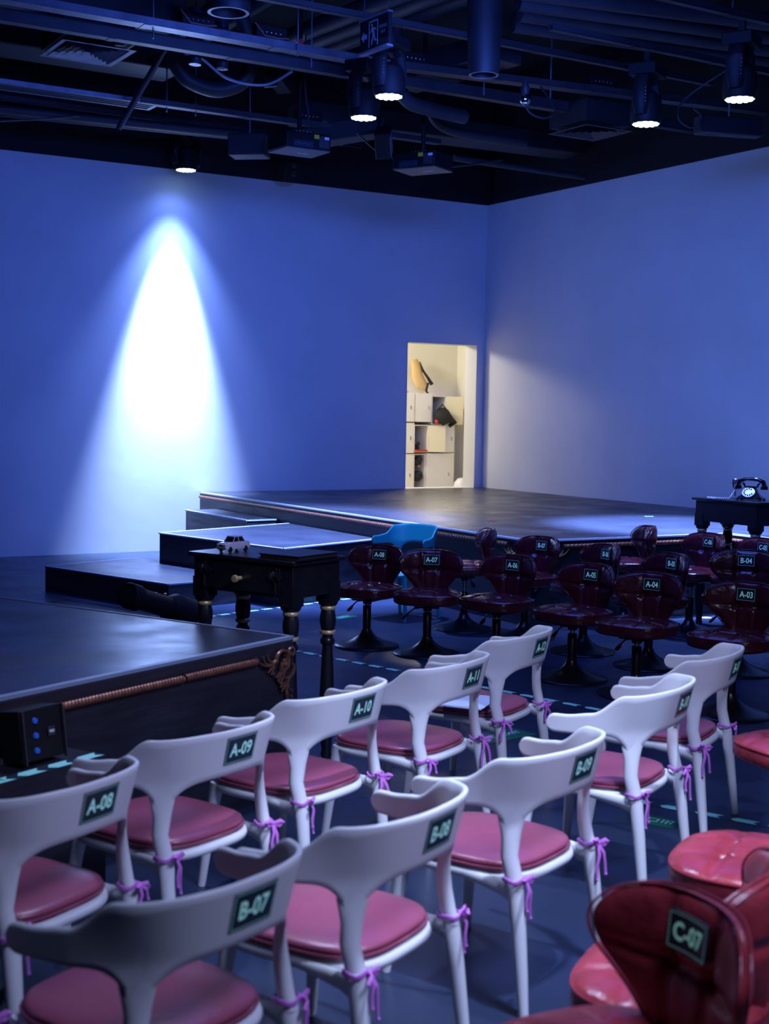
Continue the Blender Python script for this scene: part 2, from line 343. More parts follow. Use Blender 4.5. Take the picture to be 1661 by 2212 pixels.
def platform(name, label, corners, z0, z1, edges, em='edge', ew=0.028):
    c = corners[0]; t = thing(name, label, 'platform', (c[0], c[1], z0))
    p = [(a - c[0], b - c[1]) for a, b in corners]
    MB().prism(p, 0, z1 - z0 - 0.02).build('platform_body', 'plywood', t)
    MB().prism(p, z1 - z0 - 0.02, z1 - z0).build('platform_top', 'deck', t)
    m = MB()
    for i, j in edges: strip(m, p[i], p[j], ew, 0.012, z1 - z0 + 0.003)
    m.build('edge_strip', em, t)
    return t
platform('low_platform', 'lowest black wooden platform with chipped edges in front of the lit wall', [(4.33, 10.65), (5.19, 10.86), (4.88, 12.15), (4.84, 12.68), (3.79, 12.33)], 0, 0.225, [(0, 4), (0, 1), (4, 3)], 'edge_dim', 0.02)
platform('middle_platform', 'middle-height black platform with white edging pushed against the stage', [(5.31, 10.45), (6.575, 10.95), (6.575, 12.82), (4.88, 12.23)], 0, 0.51, [(0, 1), (0, 3), (3, 2)], 'edge', 0.03)
platform('small_step', 'small narrow black step block against the stage by the back wall', [(6.22, 13.09), (6.575, 13.12), (6.575, 14.72), (6.19, 14.70)], 0, 0.53, [(0, 1), (0, 3)], 'edge', 0.028)
# foreground platform
u = Vector((-0.905, -0.425, 0)); v = Vector((-0.425, 0.905, 0)); ang = math.atan2(0.425, 0.905)
fp = thing('foreground_platform', 'black raised platform in the left foreground with bronze rope and corner scroll', 'platform', (2.751, 5.305, 0), ang)
MB().box((-1.45, 1.6, (HS - 0.02) / 2), (2.9, 3.2, HS - 0.02)).build('platform_body', 'plywood', fp)
MB().box((-1.45, 1.6, HS - 0.01), (2.9, 3.2, 0.02)).build('platform_top', 'deck', fp)
mb = MB(); strip(mb, (-2.9, 0.01), (0, 0.01), 0.03, 0.014, HS + 0.003); strip(mb, (0.0, 0), (0.0, 3.2), 0.014, 0.014, HS + 0.003); mb.build('edge_strip', 'edge_dim', fp)
rope([(-2.9, -0.013, HS - 0.075), (-0.74, -0.013, HS - 0.075)], 0.017, 0.0034).build('rope_trim', 'rope', fp)
rope([(-0.725, -0.013, HS - 0.073), (-0.275, -0.013, HS - 0.073)], 0.017, 0.0034).build('rope_trim', 'rope', fp)
ornament((-0.004, -0.010, HS - 0.035), (1, 0, 0), (0, 0, 1), (0, -1, 0), 0.98).build('corner_ornament', 'bronze', fp)

# ------------------------------------------------------------------ horn-armed plastic chair
PTS = [(0, .290), (.06, .2885), (.12, .279), (.17, .259), (.21, .228), (.24, .188), (.262, .14), (.28, .08), (.295, .01), (.305, -.05), (.309, -.095)]
_pl = [Vector((a, -b)) for a, b in PTS]; _cum = [0.0]
for a, b in zip(_pl[:-1], _pl[1:]): _cum.append(_cum[-1] + (b - a).length)
SMAX = _cum[-1]
def path(s):
    sg = 1 if s >= 0 else -1; s = min(abs(s), SMAX)
    for i in range(len(_pl) - 1):
        if s <= _cum[i + 1]:
            t = (s - _cum[i]) / (_cum[i + 1] - _cum[i])
            g = lambda k: _pl[max(0, min(k, len(_pl) - 1))] if k >= 0 else Vector((-_pl[-k].x, _pl[-k].y))
            p0, p1, p2, p3 = g(i - 1), g(i), g(i + 1), g(i + 2)
            p = 0.5 * ((2 * p1) + (p2 - p0) * t + (2 * p0 - 5 * p1 + 4 * p2 - p3) * t * t + (3 * p1 - p0 - 3 * p2 + p3) * t ** 3)
            d = 0.5 * ((p2 - p0) + 2 * (2 * p0 - 5 * p1 + 4 * p2 - p3) * t + 3 * (3 * p1 - p0 - 3 * p2 + p3) * t * t)
            return Vector((p.x * sg, p.y)), Vector((d.x, d.y * sg)).normalized()
def sst(a, b, x): t = max(0, min(1, (x - a) / (b - a))); return t * t * (3 - 2 * t)
SS = 0.262
def band_pt(s, z, off=0.0):
    p, t = path(s); n = Vector((t.y, -t.x))            # outward
    rear = 1 - sst(0.24, 0.42, abs(s)); fl = 0.24 * rear * (max(z, 0.60) - 0.68)
    q = p + n * (off + fl)
    return Vector((q.x, q.y, z))
def top_z(s):
    s = abs(s); z = 0.748 - 0.012 * sst(0.12, 0.30, s) - 0.070 * sst(0.29, 0.41, s) - 0.012 * sst(0.40, 0.5, s)
    e = (SMAX - s) / 0.035
    return z - (0.038 * (1 - math.sqrt(max(0, 1 - (1 - e) ** 2))) if e < 1 else 0)
def bot_z(s):
    s = abs(s); d = (s - SS)
    w = 0.052 if d < 0 else 0.044
    z = 0.602 - 0.014 * sst(0.30, 0.42, s) - 0.095 * math.exp(-(abs(d) / w) ** 1.25)
    e = (SMAX - s) / 0.035
    return z + (0.036 * (1 - math.sqrt(max(0, 1 - (1 - e) ** 2))) if e < 1 else 0)
def make_backrest_mesh():
    mb = MB(); cols = []; s = -SMAX
    N = 130; svals = [SMAX * (-1 + 2 * i / N) for i in range(N + 1)]
    svals = sorted(set(svals + [sg * (SMAX - k * 0.004) for sg in (-1, 1) for k in range(1, 7)]))
    K = 9; th = 0.0075; rows_o = []; rows_i = []
    loop = []
    for s in svals:
        b, t = bot_z(s), top_z(s); ring = []
        if t - b < 0.004: t = b + 0.004
        # rounded cross-section: outer going up, over the top, inner going down
        for k in range(K + 1): ring.append((b + 0.005 + (t - b - 0.010) * k / K if t - b > 0.012 else b + (t - b) * k / K, th))
        ring.append((t, th * 0.45)); ring.append((t, -th * 0.45))
        for k in range(K + 1): ring.append((t - 0.005 - (t - b - 0.010) * k / K if t - b > 0.012 else t - (t - b) * k / K, -th))
        ring.append((b, -th * 0.45)); ring.append((b, th * 0.45))
        loop.append([band_pt(s, z, o) for z, o in ring])
    n = len(loop[0]); m = len(loop)
    fs = [(i * n + j, (i + 1) * n + j, (i + 1) * n + (j + 1) % n, i * n + (j + 1) % n) for i in range(m - 1) for j in range(n)]
    fs += [tuple(range(n))[::-1], tuple(range((m - 1) * n, m * n))]
    mb.add([p for r in loop for p in r], fs)
    for sg in (-1, 1):     # stems down to the seat rail
        q = [band_pt(sg * SS, z) for z in (.595, .575, .555, .535, .515, .495)]; p, t_ = path(sg * SS); x, y = p.x, p.y
        pts = [tuple(v_) for v_ in q] + [(x * .965, y + .010, .45), (x * .955, y - .002, .40), (x * .96, y - .012, .36)]
        rx = [.036, .038, .038, .034, .030, .027, .025, .025, .027]; ry = [.0060, .0066, .0076, .0100, .0135, .0165, .019, .020, .021]
        mb.tube(pts, rx, 18, flat=((t_.y, -t_.x, 0), [b_ / a_ for a_, b_ in zip(rx, ry)]))
    return mb
def superquad(cx, cy, z0, z1, rx, ry, n=3.2, seg=64, fn=None, rings=14, dome=0.0, narrow=0.0, e=0.45):
    """cushion-like closed solid"""
    mb = MB(); rows = []
    H = (z1 - z0) / 2; zc = (z0 + z1) / 2; prof = []
    for i in range(rings + 1):       # bottom to rim
        a = -PI / 2 + PI * i / rings
        prof.append((abs(math.cos(a)) ** e, math.sin(a) / (abs(math.sin(a)) + 1e-9) * abs(math.sin(a)) ** e))
    # refine top with extra inner rings
    prof = [p for p in prof if p[0] > 0.02]
    tops = [(prof[-1][0] * (1 - k / 12) + 0.0, 1.0) for k in range(1, 12)]
    prof = [(0.02, -1.0)] + prof + tops
    for r, h in prof:
        row = []
        for k in range(seg):
            a = 2 * PI * k / seg; c, s = math.cos(a), math.sin(a)
            q = (abs(c) ** n + abs(s) ** n) ** (-1 / n)
            x = rx * q * c * r; y = ry * q * s * r; x *= 1 - narrow * (0.5 - y / (2 * ry))
            z = zc + H * h
            if h > 0: z += dome * (1 - r * r)
            if fn and h > 0: z += fn(x, y, r)
            row.append((cx + x, cy + y, z))
        rows.append(row)
    m = len(rows); vs = [p for r in rows for p in r]
    fs = [(i * seg + k, i * seg + (k + 1) % seg, (i + 1) * seg + (k + 1) % seg, (i + 1) * seg + k) for i in range(m - 1) for k in range(seg)]
    fs += [tuple(range(seg))[::-1], tuple(range((m - 1) * seg, m * seg))]
    return mb.add(vs, fs)
def squircle(rx, ry, cx, cy, z, n, narrow, seg=72):
    P = []
    for k in range(seg + 1):
        a = 2 * PI * k / seg; c, s = math.cos(a), math.sin(a); q = (abs(c) ** n + abs(s) ** n) ** (-1 / n)
        x = rx * q * c; y = ry * q * s; x *= 1 - narrow * (0.5 - y / (2 * ry)); P.append((cx + x, cy + y, z))
    return P
CH = {}
def chair_meshes(mt):
    d = {}
    d['backrest'] = make_backrest_mesh().mesh('backrest', mt, 60)
    d['seat_shell'] = superquad(0, 0.022, 0.338, 0.388, 0.232, 0.240, 3.4, narrow=0.06, e=0.55).mesh('seat_shell', mt, 60)
    for sg in (-1, 1):
        p, _ = path(sg * SS); x, y = p.x * .96, p.y - .012
        d['rear', sg] = MB().tube([(x, y, .385), (x * .995, y - .002, .35), (x * 1.02, y - .016, .25), (x * 1.045, y - .032, .12), (x * 1.07, y - .046, 0)], [.020, .026, .0235, .020, .0155], 14, flat=((0, 1, 0), 0.92)).add(*rail(x, y, sg)).mesh('leg', mt, 60)
        d['front', sg] = MB().tube([(sg * .185, .20, .372), (sg * .195, .207, .30), (sg * .212, .222, .15), (sg * .226, .236, 0)], [.025, .022, .019, .0145], 12).mesh('leg', mt, 60)
    d['cushion'] = superquad(0, 0.026, 0.386, 0.415, 0.220, 0.228, 3.4, dome=0.012, narrow=0.04, e=0.5).mesh('cushion', 'cushion', 60)
    d['piping'] = MB().tube(squircle(.222, .230, 0, .026, .391, 3.4, .04), .0045, 6, cap=False).mesh('piping', 'cushion', 60)
    return d
def rail(x, y, sg):     # curved bracket from the rear leg to the seat side
    m = MB(); m.tube([(x * .99, y - .002, .345), (x * .98, y + .05, .352), (x * .965, y + .12, .358), (x * .95, y + .20, .362)], [.024, .015, .012, .008], 10, flat=((0, 0, 1), 1.5)); return m.v, m.f
TIES = []
def tie_mesh(seed):
    r = random.Random(seed); mb = MB()
    mb.tube([(0.031 * math.cos(a), 0.029 * math.sin(a), 0.004 * math.sin(3 * a)) for a in [2 * PI * k / 16 for k in range(17)]], .0036, 6, flat=((0, 0, 1), 1.8), cap=False)
    mb.ball((0.005, -0.034, 0), 0.0085, 8)
    for sg in (-1, 1):
        l = r.uniform(.030, .048); dz = r.uniform(-.022, .022)
        mb.tube([(0.005, -.036, 0), (sg * l * .6 + .005, -.048, .010 + dz * .6), (sg * l + .005, -.046, .004 + dz), (sg * l * .65 + .005, -.042, -.008 + dz * .6), (0.005, -.036, -.002)], .0042, 6, flat=((0, 0, 1), 1.5))
        lt = r.uniform(.05, .13); sw = sg * r.uniform(.004, .035)
        mb.tube([(.005, -.036, 0), (.005 + sw * .5, -.048, -lt * .3), (.005 + sw, -.044, -lt * .65), (.005 + sw * 1.1, -.046, -lt)], [.0036, .0042, .0040, .0036], 6, flat=((1, 0, 0), 1.6))
        mb.ball((.005 + sw * 1.1, -.046, -lt), .0055, 8)
    return mb.mesh('cushion_tie', 'tie', 60)
TIES = [tie_mesh(s) for s in range(5)]
def part(name, me, parent, loc=None, rot=None):
    o = bpy.data.objects.new(name, me); COL.objects.link(o); o.parent = parent
    if loc: o.location = loc
    if rot: o.rotation_euler = rot
    return o
def chair(x, y, deg, label, txt=None, mt='shell', name='plastic_armchair', group=None, cushion=True):
    if mt not in CH: CH[mt] = chair_meshes(mt)
    d = CH[mt]; t = thing(name, label, 'chair', (x, y, 0), math.radians(deg), group)
    b = part('backrest', d['backrest'], t); part('seat_shell', d['seat_shell'], t)
    for k in ('rear', 'front'):
        for sg in (-1, 1): part('leg', d[k, sg], t)
    if cushion:
        c = part('cushion', d['cushion'], t); part('piping', d['piping'], c)
        for sg in (-1, 1):
            p, _ = path(sg * SS)
            part('cushion_tie', random.choice(TIES), t, (p.x * .957, p.y - .005, .385), (0, 0, random.uniform(-.5, .7)))
    if txt: number_plate(t, txt, lambda a, z, off: band_pt(a + 0.005, z + 0.682, 0.0078 + off), sc=1.13)
    return t
GA = 'cream plastic chairs numbered A'; GB = 'cream plastic chairs numbered B'
for n, x, y, a in [('A-08', 1.008, 3.561, 29), ('A-09', 1.602, 3.93, 23), ('A-10', 2.213, 4.251, 24), ('A-11', 2.867, 4.534, 26.5), ('A-12', 3.513, 4.948, 29)]:
    chair(x, y, a, 'cream plastic armchair with burgundy cushion and plate reading ' + n, n, group=GA)
for n, x, y, a in [('B-07', 1.072, 2.731, 22.5), ('B-08', 1.672, 2.96, 26.5), ('B-09', 2.404, 3.287, 22.5), ('B-10', 3.266, 3.791, 28), ('B-11', 3.947, 4.206, 30)]:
    chair(x, y, a, 'cream plastic armchair with burgundy cushion and plate reading ' + n, n, group=GB)
chair(0.45, 2.96, 24, 'cream plastic armchair cut off by the left edge, beside chair B-07', 'B-06', group=GB)
bc = chair(5.93, 9.47, 108.8, 'bright blue plastic armchair facing away from the stage side', None, 'blue', 'blue_armchair', cushion=False)
bc.scale = (0.88, 0.88, 1.03)
# sheet of paper on the seat of A-12
t = tag(MB().box((0, 0, 0.0015), (0.29, 0.21, 0.003)).build('paper_sheet', 'paper'), 'pale sheets of paper lying on the cushion of chair A-12', 'paper')
t.location = (3.40, 4.86, 0.430); t.rotation_euler = (0, 0, math.radians(36))

# ------------------------------------------------------------------ swivel stool
def bwing(x, z): return 1.9 * x * x
def bpos(x, z, side, th): # side -1 = outer (towards the rear)
    return Vector((x, -0.195 - 0.10 * (z - 0.47) + bwing(x, z) + side * th, z))
def b_outline(a):
    # heart-like fan outline, centre at (0, .60)
    pts = [(0, .744), (.07, .744), (.135, .738), (.188, .718), (.222, .682), (.230, .645), (.214, .600), (.178, .555), (.140, .510), (.108, .465), (.092, .43), (.05, .41), (0, .405)]
    return pts
_bo = [Vector((a, b)) for a, b in b_outline(0)]
_bo = _bo + [Vector((-p.x, p.y)) for p in _bo[-2:0:-1]]
def cr_closed(P, n):
    out = []; m = len(P)
    for k in range(n):
        f = k * m / n; i = int(f); t = f - i; p0, p1, p2, p3 = P[(i - 1) % m], P[i % m], P[(i + 1) % m], P[(i + 2) % m]
        out.append(0.5 * ((2 * p1) + (p2 - p0) * t + (2 * p0 - 5 * p1 + 4 * p2 - p3) * t * t + (3 * p1 - p0 - 3 * p2 + p3) * t ** 3))
    return out
BOUT = cr_closed(_bo, 120)
def quilt(d, w=0.016, dep=0.011): return -dep * math.exp(-(d / w) ** 2)
def b_th(x, z, r):
    th = 0.036 * math.sqrt(max(0.0, 1 - r ** 5))
    sx = 0.062 + 0.012 * (z - 0.6) / 0.2; g = quilt(abs(x) - sx) + quilt(z - 0.605 - 0.10 * x * x)
    for bx in (-sx, sx): g += -0.012 * math.exp(-(((x - bx) ** 2 + (z - 0.605) ** 2) / 0.022 ** 2))
    return max(0.0, th + g * (1 - r ** 8))
def stool_back():
    mb = MB(); R = 34; C = Vector((0, 0.585)); n = len(BOUT)
    for side in (-1, 1):
        rows = []
        for i in range(1, R + 1):
            r = (i / R) ** 0.9
            row = []
            for p in BOUT:
                q = C + (p - C) * r; row.append(bpos(q.x, q.y, side, b_th(q.x, q.y, r)))
            rows.append(row)
        vs = [bpos(0, .6, side, b_th(0, .6, 0))] + [p for rr in rows for p in rr]
        fs = [(0, 1 + k, 1 + (k + 1) % n) for k in range(n)]
        fs += [(1 + i * n + k, 1 + (i + 1) * n + k, 1 + (i + 1) * n + (k + 1) % n, 1 + i * n + (k + 1) % n) for i in range(R - 1) for k in range(n)]
        mb.add(vs, fs)
    return mb
def seat_fn(x, y, r):
    g = 0
    for c in (-0.075, 0.075): g += quilt(x - c, 0.012, 0.010) + quilt(y - c, 0.012, 0.010)
    for cx in (-.075, .075):
        for cy in (-.075, .075): g += -0.012 * math.exp(-((x - cx) ** 2 + (y - cy) ** 2) / 0.018 ** 2)
    return g * (1 - r ** 10)
SM = {}
def stool_meshes(lm):
    d = {}
    d['seat'] = superquad(0, 0.0, 0.0, 0.092, 0.238, 0.222, 3.0, seg=96, fn=seat_fn, dome=0.012, rings=18, e=0.42)
    # denser top: rebuild rings
    d['seat'] = superquad(0, 0.0, 0.0, 0.092, 0.238, 0.222, 3.0, seg=112, fn=seat_fn, dome=0.014, rings=20, e=0.42).mesh('seat', lm, 60)
    d['seat_piping'] = MB().tube(squircle(.236, .220, 0, 0, .072, 3.0, 0), .0045, 6, cap=False).mesh('piping', lm, 60)
    bk = stool_back(); bk.v = [(a, b, c - 0.38) for a, b, c in bk.v]; d['back'] = bk.mesh('backrest', lm, 80)
    P = [bpos(p.x * 1.005, p.y, -1, 0.012) for p in BOUT]; P.append(P[0]); P = [(a, b, c - 0.38) for a, b, c in P]
    P2 = [bpos(p.x * 1.005, p.y, 1, 0.012) for p in BOUT]; P2.append(P2[0]); P2 = [(a, b, c - 0.38) for a, b, c in P2]
    d['back_piping'] = MB().tube(P, .0035, 6, cap=False).tube(P2, .0035, 6, cap=False).mesh('piping', lm, 60)
    d['button'] = MB().ball((0, 0, 0), 0.010, 10).mesh('button', lm, 60)
    return d
base_me = MB().lathe([(0.02, 0), (.236, 0), (.238, .006), (.232, .012), (.20, .019), (.15, .032), (.105, .050), (.07, .072), (.045, .098), (.034, .125), (.02, .126)], 48).mesh('base', 'blackmetal', 50)
sleeve_me = MB().lathe([(.012, .10), (.030, .10), (.030, .295), (.027, .30), (.012, .30)], 24).mesh('column', 'blackmetal', 50)
lift_me = MB().lathe([(.0165, .28), (.0165, .46)], 20).mesh('gas_lift', 'chrome', 50)
brk_me = MB().box((0, 0, -0.012), (.17, .15, .022)).lathe([(.03, -.05), (.034, -.022)], 20).mesh('seat_bracket', 'blackmetal', 40)
lever_me = MB().tube([(.04, -.02, -.03), (.10, -.05, -.045), (.15, -.075, -.085)], .005, 8).mesh('lever', 'blackmetal', 50)
paddle_me = MB().tube([(.145, -.072, -.082), (.165, -.082, -.105), (.185, -.092, -.125)], [.010, .019, .017], 8, flat=((0, 0, 1), .5)).mesh('lever_handle', 'rubber', 60)
def stool(x, y, deg, zs, label, txt=None, lm='leather', group=None, lever=0.0):
    """zs = height of the top of the seat"""
    if lm not in SM: SM[lm] = stool_meshes(lm)
    d = SM[lm]; t = thing('swivel_stool', label, 'stool', (x, y, 0), math.radians(deg), group)
    zb = zs - 0.095
    part('base', base_me, t); part('column', sleeve_me, t); g = part('gas_lift', lift_me, t); g.location.z = zb - 0.48
    part('seat_bracket', brk_me, t, (0, 0, zb))
    lv = part('lever', lever_me, t, (0, 0, zb), (0, 0, lever)); part('lever_handle', paddle_me, lv)
    s = part('seat', d['seat'], t, (0, 0, zb)); part('piping', d['seat_piping'], s)
    b = part('backrest', d['back'], t, (0, 0, zb)); part('piping', d['back_piping'], b)
    for sx in (-.064, .064):
        for sd_ in (-1, 1):
            q = bpos(sx, .605, sd_, b_th(sx, .605, .4)); part('button', d['button'], b, (q.x, q.y, q.z - .38))
    if txt: number_plate(t, txt, lambda a, z, off: bpos(-a, z + 0.676, 1, 0.037 + 0.002 + off) + Vector((0, 0, zb - 0.38)), size=0.046)
    return t
GS = 'dark swivel stools in front of the stage'
ST = [('A-08', 4.975, 8.43, 120, .455), ('A-07', 5.195, 7.96, 139, .452), ('A-06', 5.45, 7.48, 107, .458), ('A-05', 5.54, 6.77, 101, .468), ('A-04', 5.59, 6.21, 110, .465), ('A-03', 5.71, 5.54, 110, .478),
      ('B-07', 6.25, 8.22, 98, .50), ('B-06', 6.262, 7.531, 82, .505), ('B-05', 6.309, 6.892, 84, .50), ('B-04', 6.70, 6.45, 121, .54),
      ('C-06', 7.50, 7.74, 88, .53), ('C-05', 7.58, 7.25, 86, .53)]
for i, (n, x, y, a, z) in enumerate(ST):
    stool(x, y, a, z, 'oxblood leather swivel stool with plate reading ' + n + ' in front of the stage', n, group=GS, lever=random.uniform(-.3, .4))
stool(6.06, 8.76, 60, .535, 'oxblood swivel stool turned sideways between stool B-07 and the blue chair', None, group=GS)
stool(7.32, 8.30, 63, .555, 'oxblood swivel stool turned sideways nearest the stage corner, plate half hidden', 'C-07', group=GS)
GF = 'red leather swivel stools in the right foreground'
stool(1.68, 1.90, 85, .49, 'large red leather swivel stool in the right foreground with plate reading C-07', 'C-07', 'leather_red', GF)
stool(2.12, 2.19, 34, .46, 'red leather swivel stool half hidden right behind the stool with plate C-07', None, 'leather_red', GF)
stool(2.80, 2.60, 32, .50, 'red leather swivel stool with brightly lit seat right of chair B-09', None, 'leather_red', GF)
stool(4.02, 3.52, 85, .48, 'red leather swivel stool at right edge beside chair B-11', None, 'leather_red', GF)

# ------------------------------------------------------------------ console tables
LEGP = [(.0, .02), (.024, .02), (.030, .04), (.022, .07), (.026, .10), (.034, .22), (.036, .34), (.030, .48), (.025, .555), (.024, .575), (.034, .582), (.036, .598), (.030, .608), (.024, .615), (.028, .63), (.030, .645), (.026, .655)]
def leg_mesh():
    mb = MB(); seg = 32; prof = [(0.001, 0.0), (.022, 0), (.028, .015), (.022, .035), (.026, .06), (.030, .09), (.037, .22), (.038, .32), (.032, .46), (.026, .545), (.025, .56), (.034, .568), (.037, .582), (.033, .594), (.026, .602), (.026, .612), (.034, .635), (.041, .67), (.041, .70), (.034, .735), (.028, .75)]
    vs = []
    for k in range(seg):
        a = 2 * PI * k / seg
        for r, z in prof:
            f = 1 - 0.07 * (0.5 + 0.5 * math.cos(8 * a)) if (0.1 < z < 0.5 or 0.63 < z < 0.74) else 1
            vs.append((r * f * math.cos(a), r * f * math.sin(a), z))
    m = len(prof); fs = [(k * m + i, ((k + 1) % seg) * m + i, ((k + 1) % seg) * m + i + 1, k * m + i + 1) for k in range(seg) for i in range(m - 1)]
    fs.append(tuple(k * m + m - 1 for k in range(seg))); mb.add(vs, fs)
    return mb
leg_me = leg_mesh().mesh('leg', 'paintblack', 40)
blk_me = MB().box((0, 0, .83), (.085, .085, .10)).lathe([(.030, .75), (.046, .762), (.055, .785)], 16).mesh('leg_block', 'paintblack', 40)
ring_me = MB().lathe([(.028, -.012), (.037, -.009), (.039, 0), (.037, .009), (.028, .012)], 28).mesh('gold_ring', 'gold', 60)
def console(x, y, deg, label, zt, applique=True):
    t = thing('console_table', label, 'table', (x, y, 0), math.radians(deg))
    t.scale = (1, 1, 1); k = zt / 1.0
    LX, LY = .345, .20
    MB().box((0, 0, .99), (2 * LX, 2 * LY, .02)).build('table_top', 'paintblack', t, 0.004)
    MB().box((0, 0, .90), (2 * LX - .05, 2 * LY - .045, .16)).build('apron', 'paintblack', t, 0.003)
    if applique:
        dr = MB().box((0, -LY + .020, .90), (2 * LX - .20, .012, .135)).build('drawer', 'paintblack', t, 0.002)
        kb = MB().lathe([(.010, 0), (.010, .03), (.017, .034), (.019, .044), (.017, .050), (.001, .051)], 20, mtx=Matrix.Rotation(PI / 2, 3, 'X')).build('knob', 'gold', dr); kb.location = (0, -LY + .015, .895)
    for sx in (-1, 1):
        for sy in (-1, 1):
            lg = part('leg', leg_me, t, (sx * (LX - .065), sy * (LY - .06), 0)); part('leg_block', blk_me, lg)
            part('gold_ring', ring_me, lg, (0, 0, .745)); part('gold_ring', ring_me, lg, (0, 0, .625))
    if applique:
        for sx in (-.235, .225):
            mb = MB()
            for i in range(-3, 4):
                a = i * 0.33; mb.tube([(sx, -LY + .012, .895), (sx + .028 * math.sin(a), -LY + .004, .895 + .028 * math.cos(a)), (sx + .052 * math.sin(a), -LY + .009, .895 + .052 * math.cos(a))], [.003, .0085, .005], 8)
            mb.tube([(sx, -LY + .01, .90), (sx, -LY + .006, .86), (sx, -LY + .012, .825)], [.006, .008, .003], 8)
            for q in (-1, 1): mb.tube([(sx, -LY + .012, .85), (sx + q * .016, -LY + .010, .838), (sx + q * .024, -LY + .012, .852)], .0035, 8)
            mb.ball((sx, -LY + .012, .955), .008, 8)
            mb.build('carved_applique', 'paintblack', t)
    t.scale = (k, k, k)
    return t
# front table: corners (2.63,6.20) (2.89,5.58) (3.25,5.71); its drawer side faces the left
console(2.94, 5.965, -67.5, 'black console table with gold-ringed turned legs carrying a toy car and folder', 1.0)
console(8.16, 7.86, -90.0, 'black console table with turned legs carrying a rotary telephone before the stage', 1.05, applique=False)
# black folder
fo = thing('black_folder', 'flat black folder lying on the console table beside the toy car', 'folder', (3.0, 5.735, 1.0), math.radians(24))
MB().box((0, 0, .014), (.30, .235, .016)).build('folder_pages', 'fabricblack', fo, 0.002); MB().box((0, 0, .024), (.315, .25, .004)).box((0, 0, .004), (.315, .25, .004)).build('folder_cover', 'paintblack', fo, 0.001)

# toy car: +x is forward
tc = thing('toy_car', 'pale lilac toy saloon car standing on the front console table', 'toy car', (2.83, 6.115, 1.0), math.radians(202))
def car():
    Lh = .090; wd = .033
    # lower body cross-sections along x
    def section(x, w, zb, zt_, crown): return [(x, -w, zb), (x, -w * 1.03, (zb + zt_) / 2), (x, -w * .97, zt_ - .002), (x, -w * .8, zt_ + crown), (x, w * .8, zt_ + crown), (x, w * .97, zt_ - .002), (x, w * 1.03, (zb + zt_) / 2), (x, w, zb)]
    S = [section(-.090, .029, .016, .036, .000), section(-.086, .033, .013, .040, .001), section(-.05, .034, .012, .041, .0015), section(0, .034, .012, .0415, .0015), section(.045, .034, .012, .040, .0015), section(.083, .033, .013, .037, .001), section(.088, .031, .016, .034, 0)]
    mb = MB(); n = 8; vs = [p for s in S for p in s]; fs = [(i * n + k, (i + 1) * n + k, (i + 1) * n + (k + 1) % n, i * n + (k + 1) % n) for i in range(len(S) - 1) for k in range(n)] + [tuple(range(n)), tuple(range((len(S) - 1) * n, len(S) * n))]
    mb.add(vs, fs).build('car_body', 'carwhite', tc, 0.0015)
    # cabin: roof, pillars
    rf = [(-.036, .062), (.018, .062)]; bt = [(-.052, .041), (.036, .041)]
    mb = MB(); mb.box((-.009, 0, .0635), (.056, .054, .0035)); 
    def pil(a, b): mb.tube([a, b], .0020, 6)
    for sy in (-1, 1):
        pil((.036, sy * .031, .041), (.018, sy * .026, .062)); pil((-.052, sy * .031, .041), (-.036, sy * .026, .062)); pil((-.006, sy * .0315, .041), (-.007, sy * .0265, .062))
        pil((.036, sy * .031, .0415), (-.052, sy * .031, .0415))
    mb.build('roof', 'carwhite', tc, 0.001)
    MB().add([(.0345, -.0295, .0415), (.0345, .0295, .0415), (.0175, .0245, .062), (.0175, -.0245, .062), (-.0505, -.0295, .0415), (-.0505, .0295, .0415), (-.0355, .0245, .062), (-.0355, -.0245, .062)], [(0, 1, 2, 3), (4, 7, 6, 5), (0, 3, 7, 4), (1, 5, 6, 2)]).build('windows', 'glass', tc, ang=20)
    for sx in (.055, -.055):
        for sy in (-1, 1):
            w = MB().lathe([(.002, -.005), (.0115, -.005), (.0125, -.003), (.0125, .003), (.0115, .005), (.002, .005)], 20, (0, 0, 0), mtx=Matrix.Rotation(PI / 2, 3, 'X')).build('wheel', 'rubber', tc); w.location = (sx, sy * .031, .0125)
            MB().lathe([(.001, -.0062), (.006, -.0062), (.007, -.004), (.007, .004), (.006, .0062), (.001, .0062)], 16, mtx=Matrix.Rotation(PI / 2, 3, 'X')).build('hubcap', 'chrome', w)
    MB().box((.0885, 0, .0285), (.002, .054, .008)).build('grille', 'rubber', tc)
    for y in (-.023, -.015, .015, .023): MB().ball((.0895, y, .0285), .0034, 10).build('headlight', 'chrome', tc)
    for x in (.0905, -.0925): MB().box((x, 0, .0185), (.004, .066, .005)).build('bumper', 'silver', tc, 0.001)
car()
tc.scale = (1, 1, 1.2)

# telephone on the far table
ph = thing('rotary_telephone', 'glossy black rotary telephone with white dial on the far console table', 'telephone', (8.15, 7.76, 1.05), math.radians(-60))
mb = MB(); S = [(.115, .095, .012), (.115, .095, .022), (.085, .070, .035), (.060, .050, .065), (.045, .038, .095), (.042, .034, .115)]
rows = []
for a, b, z in S: rows.append([(a * (abs(math.cos(t)) ** .6) * (1 if math.cos(t) > 0 else -1), b * (abs(math.sin(t)) ** .6) * (1 if math.sin(t) > 0 else -1), z) for t in [2 * PI * k / 28 for k in range(28)]])
n = 28; mb.add([p for r in rows for p in r], [(i * n + k, i * n + (k + 1) % n, (i + 1) * n + (k + 1) % n, (i + 1) * n + k) for i in range(len(S) - 1) for k in range(n)] + [tuple(range(n))[::-1], tuple(range((len(S) - 1) * n, len(S) * n))])
mb.build('telephone_body', 'bakelite', ph)
for sx in (-1, 1):
    for sy in (-1, 1): MB().lathe([(.008, 0), (.010, .013)], 10, (sx * .09, sy * .07, 0)).build('foot', 'rubber', ph)
